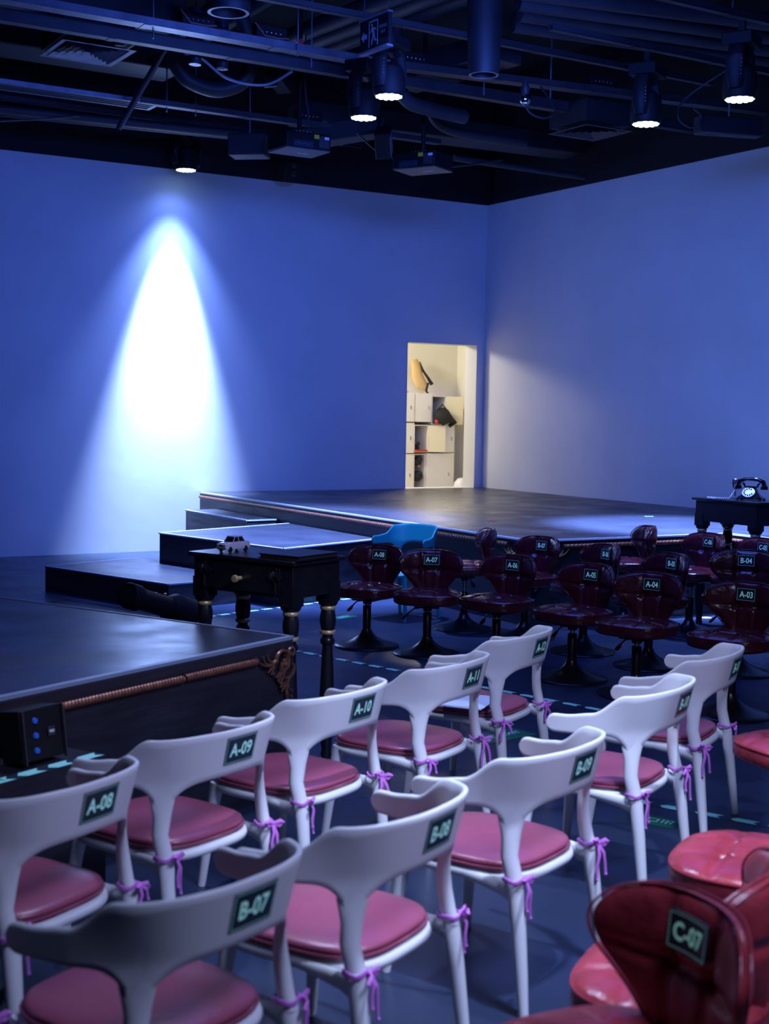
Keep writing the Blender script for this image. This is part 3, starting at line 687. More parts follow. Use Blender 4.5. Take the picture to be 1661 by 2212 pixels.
mt = Matrix.Rotation(math.radians(48), 3, 'X')
dl = MB().lathe([(.001, 0), (.050, 0), (.052, .004), (.048, .010), (.001, .010)], 32, mtx=mt).build('dial', 'white', ph); dl.location = (-.005, -.058, .062)
fh = MB()
for k in range(10):
    a = math.radians(60 + 30 * k); c = mt @ Vector((.034 * math.cos(a), .034 * math.sin(a), .0112)); fh.lathe([(.0005, -.001), (.0068, -.001), (.0068, .0012), (.0005, .0012)], 12, c, mtx=mt)
fh.build('finger_holes', 'bakelite', dl)
for sx in (-1, 1): MB().tube([(sx * .05, 0, .105), (sx * .055, 0, .13), (sx * .066, .012, .135)], .007, 8).tube([(sx * .05, 0, .12), (sx * .066, -.014, .133)], .006, 8).build('cradle', 'bakelite', ph)
hs = MB().tube([(-.105, 0, .115), (-.095, 0, .150), (-.05, 0, .168), (0, 0, .172), (.05, 0, .168), (.095, 0, .150), (.105, 0, .115)], [.020, .019, .015, .0145, .015, .019, .020], 14)
for sx in (-1, 1): hs.lathe([(.012, .125), (.026, .118), (.031, .098), (.029, .090), (.010, .088)], 20, (sx * .105, 0, 0))
hs.build('handset', 'bakelite', ph)
cp = [];
ctrl = [Vector(p) for p in [(-.112, 0, .095), (-.135, -.02, .060), (-.16, -.04, .012), (-.24, -.05, .010), (-.31, -.035, .010), (-.34, -.06, .010), (-.26, -.075, .010)]]
for i in range(len(ctrl) - 1):
    for k in range(26): cp.append(ctrl[i].lerp(ctrl[i + 1], k / 26))
coil = [p + Vector((0, math.cos(i * 1.2) * .0055, math.sin(i * 1.2) * .0055)) for i, p in enumerate(cp)]
cd = MB().tube(coil, .0024, 6).build('coiled_cord', 'white', ph); cd['label'] = 'pale coiled cord'
# the cord lies toward the far end of the table
gb = tag(MB().lathe([(.001, 0), (.032, 0), (.033, .004), (.010, .010), (.006, .022), (.009, .035), (.006, .048), (.007, .070), (.020, .080), (.032, .098), (.035, .125), (.037, .152), (.040, .156), (.038, .158), (.033, .150), (.030, .110), (.001, .092)], 28, cap=False).build('goblet', 'silver'), 'engraved silver goblet standing behind the telephone cord', 'goblet')
gb.location = (8.27, 8.05, 1.05)

# ------------------------------------------------------------------ profile spotlight on the floor, speaker and crate
pf = thing('profile_spotlight', 'black theatre spotlight lying tilted behind the foreground platform', 'spotlight', (3.85, 9.52, 0))
a = Vector((3.47, 9.32, .345)) - Vector((3.85, 9.52, 0)); b = Vector((4.10, 9.66, .125)) - Vector((3.85, 9.52, 0)); d = (a - b).normalized()
def along(t): return b + (a - b) * t
MB().tube([along(-.02), along(0), along(.25), along(.36)], [.07, .115, .120, .085], 20).build('lamp_housing', 'matblack', pf)
MB().tube([along(.34), along(.36), along(.82), along(.84)], [.078, .082, .080, .086], 20).build('lens_tube', 'matblack', pf)
hh = MB().tube([along(.82), along(.86), along(.98), along(1.0)], [.07, .098, .098, .090], 20).build('lens_barrel', 'matblack', pf)
MB().tube([along(.999), along(1.012)], .066, 20).build('front_lens', 'glass', hh)
MB().tube([along(.4) + Vector((0, 0, .06)), along(.4) + Vector((0, 0, .10))], .010, 8).tube([along(.55) + Vector((0, 0, .055)), along(.55) + Vector((0, 0, .085))], .008, 8).build('shutter_handle', 'silver', pf)
MB().tube([along(.30) + d.cross(Vector((0, 0, 1))) * .10, along(.30) + d.cross(Vector((0, 0, 1))) * .10 + Vector((0, 0, -.10)), Vector((along(.3).x, along(.3).y, .012)), along(.30) - d.cross(Vector((0, 0, 1))) * .10 + Vector((0, 0, -.10)), along(.30) - d.cross(Vector((0, 0, 1))) * .10], .012, 8, flat=((1, 0, 0), 1.0)).build('yoke', 'matblack', pf)

cr = thing('crate', 'black flight crate edged with glowing arrow tape under the control box', 'crate', (1.30, 4.36, 0), ang)
MB().box((.045, .09, .25), (.47, .28, .50)).build('crate_body', 'plywood', cr)
def arrows(mb, a, b, w, z, period=.16, start=0):
    a = Vector((*a, 0)); b = Vector((*b, 0)); d = (b - a); Ln = d.length; d.normalize(); nrm = Vector((-d.y, d.x, 0)); k = start
    while k < Ln:
        e = min(k + period * .62, Ln); h = w / 2; tip = h * .9
        P = [a + d * k + nrm * h, a + d * (k + tip), a + d * k - nrm * h, a + d * e - nrm * h, a + d * (e + tip), a + d * e + nrm * h]
        P2 = [a + d * k - nrm * h, a + d * e - nrm * h, a + d * min(e + tip, Ln), a + d * e + nrm * h, a + d * k + nrm * h, a + d * (k + tip)]
        mb.add([(p.x, p.y, z) for p in P2], [(0, 1, 2, 5), (5, 2, 3, 4)])
        k += period
tp = MB(); arrows(tp, (.275, -.024), (-.185, -.024), .05, .5035, .13); arrows(tp, (-.164, -.04), (-.164, .22), .04, .5035, .13)
MB().box((.045, -.024, .5015), (.47, .052, .002)).build('tape_backing', 'plate', cr); tp.build('arrow_tape', 'glowtape', cr)
sp = thing('control_box', 'dark box with three blue lit knobs standing on the taped crate', 'control box', (1.325, 4.40, .504), ang)
tl = Matrix.Rotation(math.radians(-8), 3, 'X')
MB().box((0.03, .06, .095), (.185, .10, .175), mtx=tl).build('box_body', 'matblack', sp, .003)
for q_ in (-.088, .088): MB().box((0.03 + q_, .0, .10), (.006, .012, .18), mtx=tl).build('side_rail', 'darksteel', sp)
for k in range(3): MB().lathe([(.001, .0), (.010, .0), (.009, .008), (.001, .008)], 14, (-.002, .002 + k * .006, .05 + k * .05), mtx=Matrix.Rotation(PI / 2, 3, 'X')).build('knob', 'led_blue', sp)
lb = MB().box((.065, .004, .105), (.030, .002, .032), mtx=tl).build('label_plate', 'darksteel', sp)
vs, fs = text_verts('YISO', .012, .9, .0006); MB().add([(x_ + .065, .0015, z_ + .105) for x_, z_ in vs], fs).build('lettering', 'white', lb)

# ------------------------------------------------------------------ floor tapes and stickers
def tape(a, b, label, w=.05):
    t = thing('arrow_tape', label, 'floor tape', (*a, 0)); q = (b[0] - a[0], b[1] - a[1])
    m = MB(); strip(m, (0, 0), q, w + .006, .001, .0015); m.build('tape_backing', 'plate', t)
    m = MB(); arrows(m, (0, 0), q, w, .0022); m.build('arrows', 'glowtape', t)
tape((4.30, 10.14), (6.16, 10.67), 'glowing arrow tape on the floor running behind the front console table')
tape((5.62, 4.10), (4.30, 8.85), 'glowing arrow tape on the floor between the cream chairs and the stools')
tape((4.60, 3.22), (3.86, 4.80), 'glowing arrow tape on the floor under chairs B-10 and B-11')
def sticker(x, y, deg, w, h, label, lines, sz, bright='glowtape'):
    t = thing('floor_sticker', label, 'floor sticker', (x, y, 0), math.radians(deg))
    MB().box((0, 0, .001), (w, h, .002)).build('sticker_film', 'green', t)
    m = MB()
    for s_, (dx, dy) in lines:
        vs, fs = text_verts(s_, sz, 1, .001)
        m.add([(p + dx, q + dy, .0026) for p, q in vs], fs)
    m.build('lettering', bright, t)
sticker(4.16, 5.72, 8, .46, .20, 'green floor sticker reading EXIT under chair A-12', [('安全出口 EXIT', (0, 0))], .062)
sticker(3.915, 4.17, 118, .15, .13, 'small green floor sticker with white characters near chair B-10', [('出口', (0, 0))], .062)
sticker(5.49, 9.70, 20, .26, .13, 'small green floor sticker beyond the front console table', [('出口', (0, 0))], .07)
sticker(6.86, 8.56, -10, .20, .20, 'small green floor sticker beside the stage corner below stool B-07', [('出口', (0, 0))], .07) if False else None
sticker(6.05, 7.86, 20, .22, .16, 'small green floor sticker among the stools beside stool A-05', [('出口', (0, 0))], .07)
tag(MB().lathe([(.001, 0), (.045, 0), (.045, .004), (.001, .004)], 24, (8.30, 8.36, 0)).build('floor_marker', 'white'), 'round white marker on the lit floor at the stage foot', 'floor marker')
for x, y, c, n in [(7.46, 10.35, 'red', 'tiny red tape mark on the stage deck'), (8.12, 10.66, 'glowtape', 'small cyan tape mark on the stage deck nearer the doorway'), (9.38, 10.3, 'glowtape', 'small cyan tape mark on the stage deck near the far table')]:
    tag(MB().box((x, y, HS + .001), (.09, .05, .002), -.5).build('tape_mark', c), n, 'tape mark')

# ------------------------------------------------------------------ storeroom contents
def cabinet(x0, x1, z0, z1, label, openf=False, y=17.30, door=None):
    t = thing('storage_cube', label, 'cabinet', (x0, y, z0)); w, h, dp = x1 - x0, z1 - z0, .36
    m = MB(); e = .012
    m.box((w / 2, dp / 2, e / 2), (w, dp, e)); m.box((w / 2, dp / 2, h - e / 2), (w, dp, e)); m.box((e / 2, dp / 2, h / 2), (e, dp, h - 2 * e)); m.box((w - e / 2, dp / 2, h / 2), (e, dp, h - 2 * e))
    m.build('carcass', 'whitepanel', t)
    MB().box((w / 2, dp - .006, h / 2), (w - 2 * e, .01, h - 2 * e)).build('back_panel', 'dark' if openf else 'whitepanel', t)
    if not openf:
        d_ = MB().box((w / 2, -.008, h / 2), (w - .01, .014, h - .01)).build('door', 'whitepanel', t)
        MB().box((w * .8, -.02, h * .5), (.012, .02, .05)).build('handle', 'silver', d_)
    elif door:
        a = math.radians(door); dx, dy = math.cos(a), -math.sin(a)
        d_ = MB().box((w + dx * w * .5, dy * w * .5 - .005, h / 2), (w, .014, h - .01), math.atan2(dy, dx)).build('door', 'creampanel', t)
    return t
GC = 'white storage cubes in the storeroom'
for a in [(10.62, 10.98, 1.575, 2.01, 'white storage cube, left one of the top row under the books', False), (10.99, 11.29, 1.575, 2.01, 'white storage cube with small marks under the tan cushion', False),
          (11.30, 11.56, 1.535, 1.975, 'open storage cube holding the black bag', True), (10.62, 10.985, 1.10, 1.56, 'white storage cube left of the open middle cube', False),
          (10.99, 11.25, 1.115, 1.53, 'open storage cube with its curved cream door swung right', True), (11.44, 11.72, 1.115, 1.525, 'white storage cube below the black bag', False),
          (10.62, 10.985, .45, 1.09, 'white storage cube at the bottom left behind the doorway edge', False), (10.99, 11.20, .45, 1.09, 'open bottom storage cube packed with dark things', True),
          (11.21, 11.72, .45, 1.10, 'wide white storage cube at the bottom', False)]:
    t = cabinet(*a, door=(25 if 'bag' in a[4] and a[5] else 20 if 'curved' in a[4] else None)); t['group'] = GC
bg = thing('black_bag', 'black bag hanging out of the open top storage cube', 'bag', (11.44, 17.22, 1.55))
MB().ball((0, 0, .12), .13, 14, (1, 1, 1)).tube([(-.02, 0, .02), (.10, -.03, .10), (.20, -.03, .02), (.12, -.02, -.03)], [.06, .08, .05, .03], 10).build('bag_body', 'fabricblack', bg)
MB().tube([(-.1, 0, .2), (-.05, -.08, .30), (.03, -.06, .22)], .012, 8).build('strap', 'fabricblack', bg)
tag(MB().ball((11.34, 17.22, 1.585), .035, 12).build('red_ball', 'red'), 'small red ball beside the black bag', 'ball')
tag(MB().ball((11.07, 17.35, 1.17), .045, 12, (1, 1, 1)).tube([(11.05, 17.35, 1.2), (11.08, 17.3, 1.26)], .025, 8).build('black_pouch', 'fabricblack'), 'black pouch in the open middle storage cube', 'pouch')
tag(MB().box((11.09, 17.26, 1.14), (.20, .06, .03)).build('orange_book', 'red'), 'orange-red book in the open middle storage cube', 'book')
for z, s_ in ((.98, .07), (.75, .085)): tag(MB().ball((11.09, 17.36, z), s_, 12).tube([(11.05, 17.35, z), (11.12, 17.28, z + .05)], .03, 8).build('dark_bundle', 'fabricblack'), ('upper' if z > .9 else 'lower') + ' dark bundle in the bottom storage cube', 'bundle')
tag(MB().ball((11.06, 17.26, .90), .022, 10).build('pink_item', 'cushion'), 'small pink thing among the dark bundles', 'trinket')
# tan cushion leaning on the cubes
cu = thing('tan_cushion', 'tan boot-shaped cushion leaning on the storeroom wall above the cubes', 'cushion', (11.20, 17.5, 2.07))
MB().tube([(-.10, .02, .45), (-.07, .0, .34), (-.06, -.02, .20), (0, -.04, .08), (.08, -.05, .02)], [.06, .085, .10, .10, .06], 14, flat=((0, 1, 0), .5)).build('cushion_body', 'tan', cu)
MB().tube([(-.04, -.05, .42), (.02, -.06, .28), (.10, -.07, .18), (.17, -.08, .08)], [.008, .018, .022, .03], 8).tube([(.10, -.08, .10), (.06, -.09, -.02), (.08, -.13, -.08)], .018, 8).build('strap', 'fabricblack', cu)
for i, (c, l) in enumerate([('blue', 'thin blue book lying on the left storage cube'), ('whitepanel', 'thin white book lying on the left storage cube')]):
    tag(MB().box((10.80 + .05 * i, 17.42, 2.025 + .014 * i), (.20, .14, .013), .2 * i).build('book', c), l, 'book')
tag(MB().lathe([(.001, 0), (.10, 0), (.125, .12), (.11, .22), (.06, .28), (.001, .295)], 24, (11.60, 16.9, .45)).build('white_bin', 'white'), 'white domed bin on the storeroom floor', 'bin')
cl = thing('storeroom_spot', 'small angled lamp of the storeroom aimed out of the doorway', 'lamp', (11.06, 16.69, 3.09))
MB().box((0, 0, .02), (.20, .20, .16), rz=.6).tube([(0, 0, .1), (0, 0, .28)], .02, 8).build('lamp_housing', 'white', cl)
cl = thing('storeroom_lamp', 'square ceiling lamp of the storeroom', 'lamp', (9.1, 16.85, 3.09))
MB().box((0, 0, .15), (.56, .56, .26)).build('lamp_housing', 'white', cl)

# ------------------------------------------------------------------ moving heads
def moving_head(x, y, z, top, label, rz=0.0):
    """z = height of the lens face, top = height of the beam it hangs from"""
    t = thing('moving_head_light', label, 'stage light', (x, y, z), rz, 'moving head lights under the ceiling')
    MB().lathe([(.001, .27), (.07, .268), (.115, .23), (.135, .15), (.138, .05), (.128, .01), (.001, .01)], 32).build('lamp_head', 'matblack', t)
    lp = MB().lathe([(.001, .0), (.118, .0), (.124, .006), (.124, .012)], 32, cap=False).build('lens_plate', 'matblack', t)
    m = MB(); P = [(0, 0)] + [(.046 * math.cos(PI / 3 * k), .046 * math.sin(PI / 3 * k)) for k in range(6)] + [(.092 * math.cos(PI / 6 * k + .26), .092 * math.sin(PI / 6 * k + .26)) for k in range(12)]
    for a, b in P: m.lathe([(.001, -.010), (.016, -.009), (.022, -.004), (.023, .001)], 14, (a, b, 0), cap=False)
    ll = m.build('led_lenses', 'lens', lp); ll['label'] = 'glowing white led lenses'
    for sg in (-1, 1):
        m = MB(); m.tube([(sg * .150, 0, .06), (sg * .165, 0, .14), (sg * .165, 0, .26), (sg * .13, 0, .36), (sg * .06, 0, .40)], [.030, .042, .042, .040, .036], 12, flat=((0, 1, 0), 1.7)).build('yoke_arm', 'matblack', t)
    for k in range(5): pass
    MB().box((0, 0, .44), (.30, .24, .10)).build('light_base', 'matblack', t, .01)
    h = top - z
    MB().box((0, 0, (.49 + h) / 2), (.05, .05, max(.02, h - .49))).tube([(-.05, 0, .50), (.06, .02, .53)], .012, 8).build('clamp', 'matblack', t)
    m = MB()
    for k in range(5): m.ball((-.188, -.055, .15 + .028 * k), .0045, 8)
    m.build('screws', 'silver', t)
    return t
moving_head(6.24, 14.88, 4.48, 5.02, 'moving head light glowing just above the lit back wall', 0.2)
moving_head(6.19, 10.69, 4.34, 4.86, 'lower of the two paired moving heads right of the centre projector', .5)
moving_head(5.93 + .02, 9.86, 4.34, 4.90, 'upper of the two paired moving heads below the exit sign', .5)
moving_head(7.95, 8.92, 4.20, 4.80, 'moving head light above the phone table, lower of the right pair', .5)
moving_head(7.93, 7.82, 4.20, 4.80, 'moving head light at the far right top of the room', .5)

# ------------------------------------------------------------------ ceiling steel, ducts, pipes
def bar(name, a, b, w, h, m, label, cat, group=None):
    a = Vector(a); b = Vector(b); d = b - a; Q = d.to_track_quat('X', 'Z').to_matrix()
    o = MB().box((0, 0, 0), (d.length, w, h), mtx=Q).build(name, m); o.location = (a + b) / 2
    return tag(o, label, cat, group)
def channel(name, a, b, w, h, m, label, cat, lips=True, thk=.006):
    """strut channel: web with two lips and joint plates"""
    t = thing(name, label, cat, tuple((Vector(a) + Vector(b)) / 2)); a = Vector(a); b = Vector(b); d = b - a; Q = d.to_track_quat('X', 'Z').to_matrix(); n = Q @ Vector((0, 1, 0)); up = Q @ Vector((0, 0, 1))
    mb = MB(); mb.box((0, 0, 0), (d.length, w, thk), mtx=Q)
    for s in (-1, 1): mb.box(n * s * (w / 2 - thk / 2) + up * h / 2, (d.length, thk, h), mtx=Q)
    mb.build('channel_body', m, t)
    k = int(d.length // 1.25); mb = MB()
    for i in range(1, k + 1): mb.box(d * (i / (k + 1) - .5) - up * .004, (.06, w * .96, .006), mtx=Q)
    if k: mb.build('joint_plate', m, t)
    return t
channel('cable_tray', (1.8, 10.83, 4.86), (6.55, 10.86, 4.86), .14, .06, 'galv', 'bright galvanised cable tray crossing the top left of the ceiling', 'cable tray')
channel('cable_tray', (6.6, 10.84, 4.86), (10.75, 10.20, 4.86), .14, .06, 'darksteel', 'dark cable tray crossing the ceiling above the right stage lights', 'cable tray')
channel('steel_beam', (1.8, 11.20, 4.80), (10.6, 11.10, 4.80), .10, .10, 'darksteel', 'dark steel beam running just behind the cable trays', 'beam')
channel('steel_beam', (3.2, 9.86, 4.93), (9.6, 9.86, 4.93), .06, .05, 'ductdark', 'thin steel rail carrying the upper of the paired moving heads', 'beam')
channel('steel_beam', (4.9, 12.86, 4.70), (8.4, 12.83, 4.70), .10, .05, 'darksteel', 'strut channel running right from the slot diffuser towards the projector', 'beam')
channel('steel_beam', (6.9, 8.92, 4.82), (9.6, 8.92, 4.82), .06, .05, 'ductdark', 'short steel rail above the lower right moving head', 'beam')
channel('steel_beam', (6.9, 7.82, 4.82), (9.6, 7.82, 4.82), .06, .05, 'ductdark', 'short steel rail above the far right moving head', 'beam')
channel('steel_beam', (3.0, 14.88, 5.00), (8.6, 14.88, 5.00), .06, .05, 'ductdark', 'steel rail along the top of the back wall holding one moving head', 'beam')
# slot diffuser
sd = thing('slot_diffuser', 'long pale linear slot diffuser at the upper left of the ceiling', 'air diffuser', (4.2, 12.98, 4.70))
MB().box((0, 0, .02), (1.8, .30, .04)).build('diffuser_frame', 'galv', sd); m = MB()
for k in range(3): m.box((0, -.07 + .07 * k, -.004), (1.7, .03, .01))
m.build('slots', 'ductdark', sd)
def vent(x, y, z, w, label, m='galv'):
    t = thing('square_vent', label, 'air vent', (x, y, z)); mb = MB()
    def ring(s, wd, z0, z1):
        q = s / 2; mb2 = MB()
        P = [(-q, -q), (q, -q), (q, q), (-q, q)]; R_ = [(a * (1 - 2 * wd / s), b * (1 - 2 * wd / s)) for a, b in P]
        vs = [(a, b, z0) for a, b in P] + [(a, b, z1) for a, b in R_]
        mb2.add(vs, [(i, (i + 1) % 4, 4 + (i + 1) % 4, 4 + i) for i in range(4)]); vs = [(a, b, z0 + .004) for a, b in P] + [(a, b, z1 + .004) for a, b in R_]
        mb2.add(vs, [(i, (i + 1) % 4, 4 + (i + 1) % 4, 4 + i) for i in range(4)]); return mb2
    r = ring(w, .045, 0, .004); r.build('vent_frame', m, t)
    for k in range(5):
        s = w - .12 - k * .115; ring(s, .035, -.0, .035).build('louvre', m, t)
    MB().box((0, 0, .16), (w * .96, w * .96, .22)).build('plenum_box', 'ductdark', t)
    return t
vent(4.12, 12.12, 4.90, .68, 'square four-way ceiling vent at the upper left')
vent(9.12, 11.08, 4.62, .62, 'square ceiling vent above the right wall', 'darksteel')
# ducts
def duct(a, b, w, h, label, m='ductdark'): 
    o = bar('air_duct', a, b, w, h, m, label, 'air duct', None)
    bv = o.modifiers.new('bevel', 'BEVEL'); bv.width = .012; bv.segments = 1
duct((1.6, 13.2, 5.25), (5.4, 13.2, 5.25), .55, .32, 'rectangular dark duct over the slot diffuser')
duct((1.6, 11.95, 5.33), (4.9, 11.95, 5.33), .50, .30, 'rectangular dark duct feeding the upper left vent')
duct((7.45, 10.3, 5.05), (7.25, 11.8, 5.05), .45, .22, 'flat duct running away above the centre right of the room')
duct((6.9, 13.0, 5.50), (8.6, 13.1, 5.50), .40, .25, 'flat duct behind the centre projector')
duct((7.0, 13.6, 5.0), (10.7, 13.3, 5.0), .45, .22, 'flat duct above the room corner')
duct((8.2, 10.2, 5.55), (8.0, 8.0, 5.55), .40, .22, 'flat duct above the right moving heads')
duct((6.75, 13.2, 4.60), (7.5, 12.6, 4.75), .30, .20, 'dark sloping duct behind the left projector')
duct((5.95, 13.0, 4.42), (6.25, 12.75, 4.42), .28, .22, 'small box duct left of the left projector')
duct((8.85, 9.25, 4.36), (9.45, 9.05, 4.36), .14, .16, 'short hanging box duct near the right wall')
def pipe(a, b, r, label, m='pipe', mid=None, name='pipe'):
    P = [Vector(a)] + ([Vector(q) for q in mid] if mid else []) + [Vector(b)]
    if mid:
        Q = []; n = len(P)
        for i in range(n - 1):
            p0, p1, p2, p3 = P[max(i - 1, 0)], P[i], P[i + 1], P[min(i + 2, n - 1)]
            for k in range(10):
                t = k / 10; Q.append(0.5 * ((2 * p1) + (p2 - p0) * t + (2 * p0 - 5 * p1 + 4 * p2 - p3) * t * t + (3 * p1 - p0 - 3 * p2 + p3) * t ** 3))
        P = Q + [P[-1]]
    c = Vector(a); o = MB().tube([p - c for p in P], r, 14).build(name, m, ang=50); o.location = c
    return tag(o, label, 'cable' if name == 'cable' else 'rod' if name == 'threaded_rod' else 'pipe')
for i, (p, q) in enumerate([((7.35, 10.05, 5.2), (10.65, 9.55, 5.2)), ((7.2, 9.75, 5.2), (10.65, 9.2, 5.2)), ((7.0, 9.5, 5.2), (10.65, 8.82, 5.2)), ((6.8, 9.25, 5.2), (10.65, 8.4, 5.2))]):
    pipe(p, q, .075, ['lowest', 'second lowest', 'third lowest', 'topmost'][i] + ' of the four fat lagged pipes at the top right')
for i, (p, q) in enumerate([((6.35, 13.2, 5.5), (6.62, 10.2, 5.5)), ((6.62, 13.2, 5.5), (6.88, 10.2, 5.5)), ((6.88, 13.2, 5.5), (7.12, 10.2, 5.5))]):
    pipe(p, q, .09, ['left', 'middle', 'right'][i] + ' of the three lagged pipes slanting behind the exit sign')
pipe((2.6, 14.1, 4.7), (6.9, 13.6, 4.7), .05, 'long dark pipe running below the ceiling above the back wall')
pipe((2.6, 14.45, 4.72), (6.9, 13.85, 4.72), .03, 'thinner pipe parallel to the long pipe above the back wall')
pipe((8.75, 13.04, 4.62), (10.74, 13.13, 4.62), .035, 'pale pipe ending at the right wall above the room corner', 'darksteel')
pipe((7.9, 13.0, 4.52), (9.4, 13.0, 4.66), .014, 'thin conduit right of the centre projector', 'darksteel', mid=[(8.6, 13.0, 4.50)])
pipe((5.06, 12.35, 5.0), (5.5, 12.0, 5.6), .075, 'sagging fat dark hose left of centre', 'ductdark', mid=[(5.2, 12.35, 4.86), (5.5, 12.3, 4.80), (5.75, 12.2, 4.95), (5.7, 12.1, 5.3)])
pipe((5.2, 12.9, 5.35), (5.5, 11.6, 5.65), .07, 'diagonal dark pipe beside the sagging hose')
pipe((5.45, 12.9, 5.35), (5.85, 11.6, 5.65), .07, 'second diagonal dark pipe beside the sagging hose')
pipe((4.72, 12.95, 4.45), (4.92, 12.0, 5.2), .03, 'slanting strut pipe dropping behind the slot diffuser', 'darksteel')
pipe((6.95, 11.4, 5.4), (7.9, 11.6, 4.72), .07, 'bent pipe elbow above the centre projector', mid=[(6.95, 11.4, 4.95), (7.1, 11.42, 4.75), (7.4, 11.5, 4.72)])
pipe((7.9, 12.3, 5.3), (9.2, 12.3, 4.72), .05, 'bent pipe elbow left of the right vent', mid=[(7.95, 12.3, 4.9), (8.15, 12.3, 4.75), (8.6, 12.3, 4.72)])
for i, (x, y) in enumerate([(4.86, 11.05), (5.12, 11.05)]):
    pipe((x, y + .35, 5.25), (x, y + .35, 4.76), .055, ['left', 'right'][i] + ' crinkled flexible duct hanging behind the bright cable tray', 'foil', mid=[(x + .01, y + .35, 5.0)])
for i, (x, y, z) in enumerate([(4.29, 10.95, 4.80), (5.79, 10.95, 4.78), (5.55, 10.75, 4.80), (8.22, 10.60, 4.74), (5.51, 12.9, 4.66), (6.10, 12.87, 4.52), (5.2, 12.9, 4.66), (7.61, 10.85, 4.76)]):
    pipe((x, y, 6.19), (x, y, z), .008, 'thin threaded rod ' + ['above the left end of the cable tray', 'with bracket at the centre of the cable tray', 'left of the tray bracket rod', 'above the right cable tray', 'left of the left projector', 'nearest the left projector', 'behind the flexible ducts', 'below the dark cylinder housing'][i], 'galv', name='threaded_rod')
def curve_cable(pts, r, label, m='cable'): pipe(pts[0], pts[-1], r, label, m, mid=pts[1:-1], name='cable')
curve_cable([(4.7, 11.24, 4.80), (4.9, 11.4, 4.84), (5.2, 11.45, 4.70), (5.55, 11.4, 4.68), (5.75, 11.24, 4.80)], .013, 'pale curved cable behind the bright cable tray', 'galv')
curve_cable([(7.57, 10.16, 4.66), (7.66, 10.2, 4.50), (7.85, 10.2, 4.46), (8.05, 10.3, 4.58), (8.1, 10.60, 4.86)], .009, 'looped cable hanging from the silver sensor', 'darksteel')
curve_cable([(2.8, 13.9, 4.72), (3.3, 13.9, 4.52), (4.0, 13.9, 4.60), (4.6, 13.8, 4.70)], .010, 'slack cable sagging below the long pipe at left')
curve_cable([(8.9, 8.92, 4.80), (8.66, 9.2, 4.56), (8.58, 9.2, 4.38), (8.70, 9.15, 4.30), (8.78, 9.12, 4.40), (8.68, 9.12, 4.46)], .009, 'coiled cable beside the lower right moving head', 'darksteel')
curve_cable([(6.4, 12.2, 5.8), (6.38, 12.2, 5.0), (6.45, 12.25, 4.7), (6.45, 12.25, 4.5)], .009, 'cable dropping into the left projector', 'darksteel')
curve_cable([(7.1, 12.4, 4.6), (7.3, 12.3, 4.42), (7.42, 12.5, 4.62), (7.48, 12.5, 4.80)], .010, 'cable curving up left of the centre projector', 'darksteel')
pipe((9.15, 9.15, 6.19), (9.15, 9.15, 4.42), .008, 'thin threaded rod holding the short box duct near the right wall', 'galv', name='threaded_rod')
# cylinder housings
def cylinder_can(x, y, z, r, h, label):
    t = thing('ceiling_cylinder', label, 'ceiling lamp', (x, y, z))
    MB().lathe([(r * .80, h), (r * 1.22, h * .55), (r * 1.05, .05), (r, .0)], 32, cap=False).lathe([(r * .7, h * .98), (r * .80, .3 * h), (r * .84, .002)], 32, cap=False).build('housing', 'ductdark', t)
    MB().lathe([(r * 1.0, -.002), (r * 1.0, .006), (r * .84, .006), (r * .84, -.002), (r * 1.0, -.002)], 32, cap=False).build('rim', 'galv', t)
cylinder_can(4.68, 10.30, 4.92, .17, .9, 'dark cylinder lamp housing with pale rim at the top left')
cylinder_can(6.84, 9.76, 4.62, .13, 1.3, 'tall dark cylinder lamp housing hanging right of the exit sign')
# plug bars with rows of screws
def plug_bar(x, y, z, label, rz=0.0, strap=False):
    t = thing('plug_bar', label, 'power bar', (x, y, z), rz); MB().box((0, 0, 0), (.30, .09, .10)).build('bar_body', 'matblack', t, .006)
    m = MB()
    for k in range(5): m.ball((-.10 + .045 * k, -.048, -.01), .009, 8)
    m.build('screws', 'silver', t)
    if strap: MB().tube([(-.17, -.052, .05), (-.08, -.056, -.045), (.05, -.056, -.05), (.16, -.052, -.035)], .007, 8, flat=((0, 1, 0), .5)).build('strap', 'copper', t)
plug_bar(4.62, 10.80, 4.97, 'black bar with a row of screws and copper strap left of the bright tray', 0, True)
plug_bar(5.30, 10.80, 4.97, 'black bar with a row of screws on the tray right of the first cylinder', .05, True)
plug_bar(6.78, 10.80, 4.97, 'black bar with a row of screws left of the tall cylinder', 0)
plug_bar(8.75, 10.48, 4.97, 'black bar with a row of screws on the right cable tray', -.1)
plug_bar(6.75, 12.82, 4.80, 'black bar with a row of screws above the left projector', 0)
rd = thing('fire_alarm', 'small red and white device behind the cable tray at top', 'alarm', (5.62, 10.95, 4.95)); MB().box((0, 0, 0), (.16, .05, .05), mtx=Matrix.Rotation(-.5, 3, 'Y')).build('device_body', 'red', rd); MB().box((-.02, -.03, -.01), (.10, .01, .03), mtx=Matrix.Rotation(-.5, 3, 'Y')).build('device_face', 'white', rd)
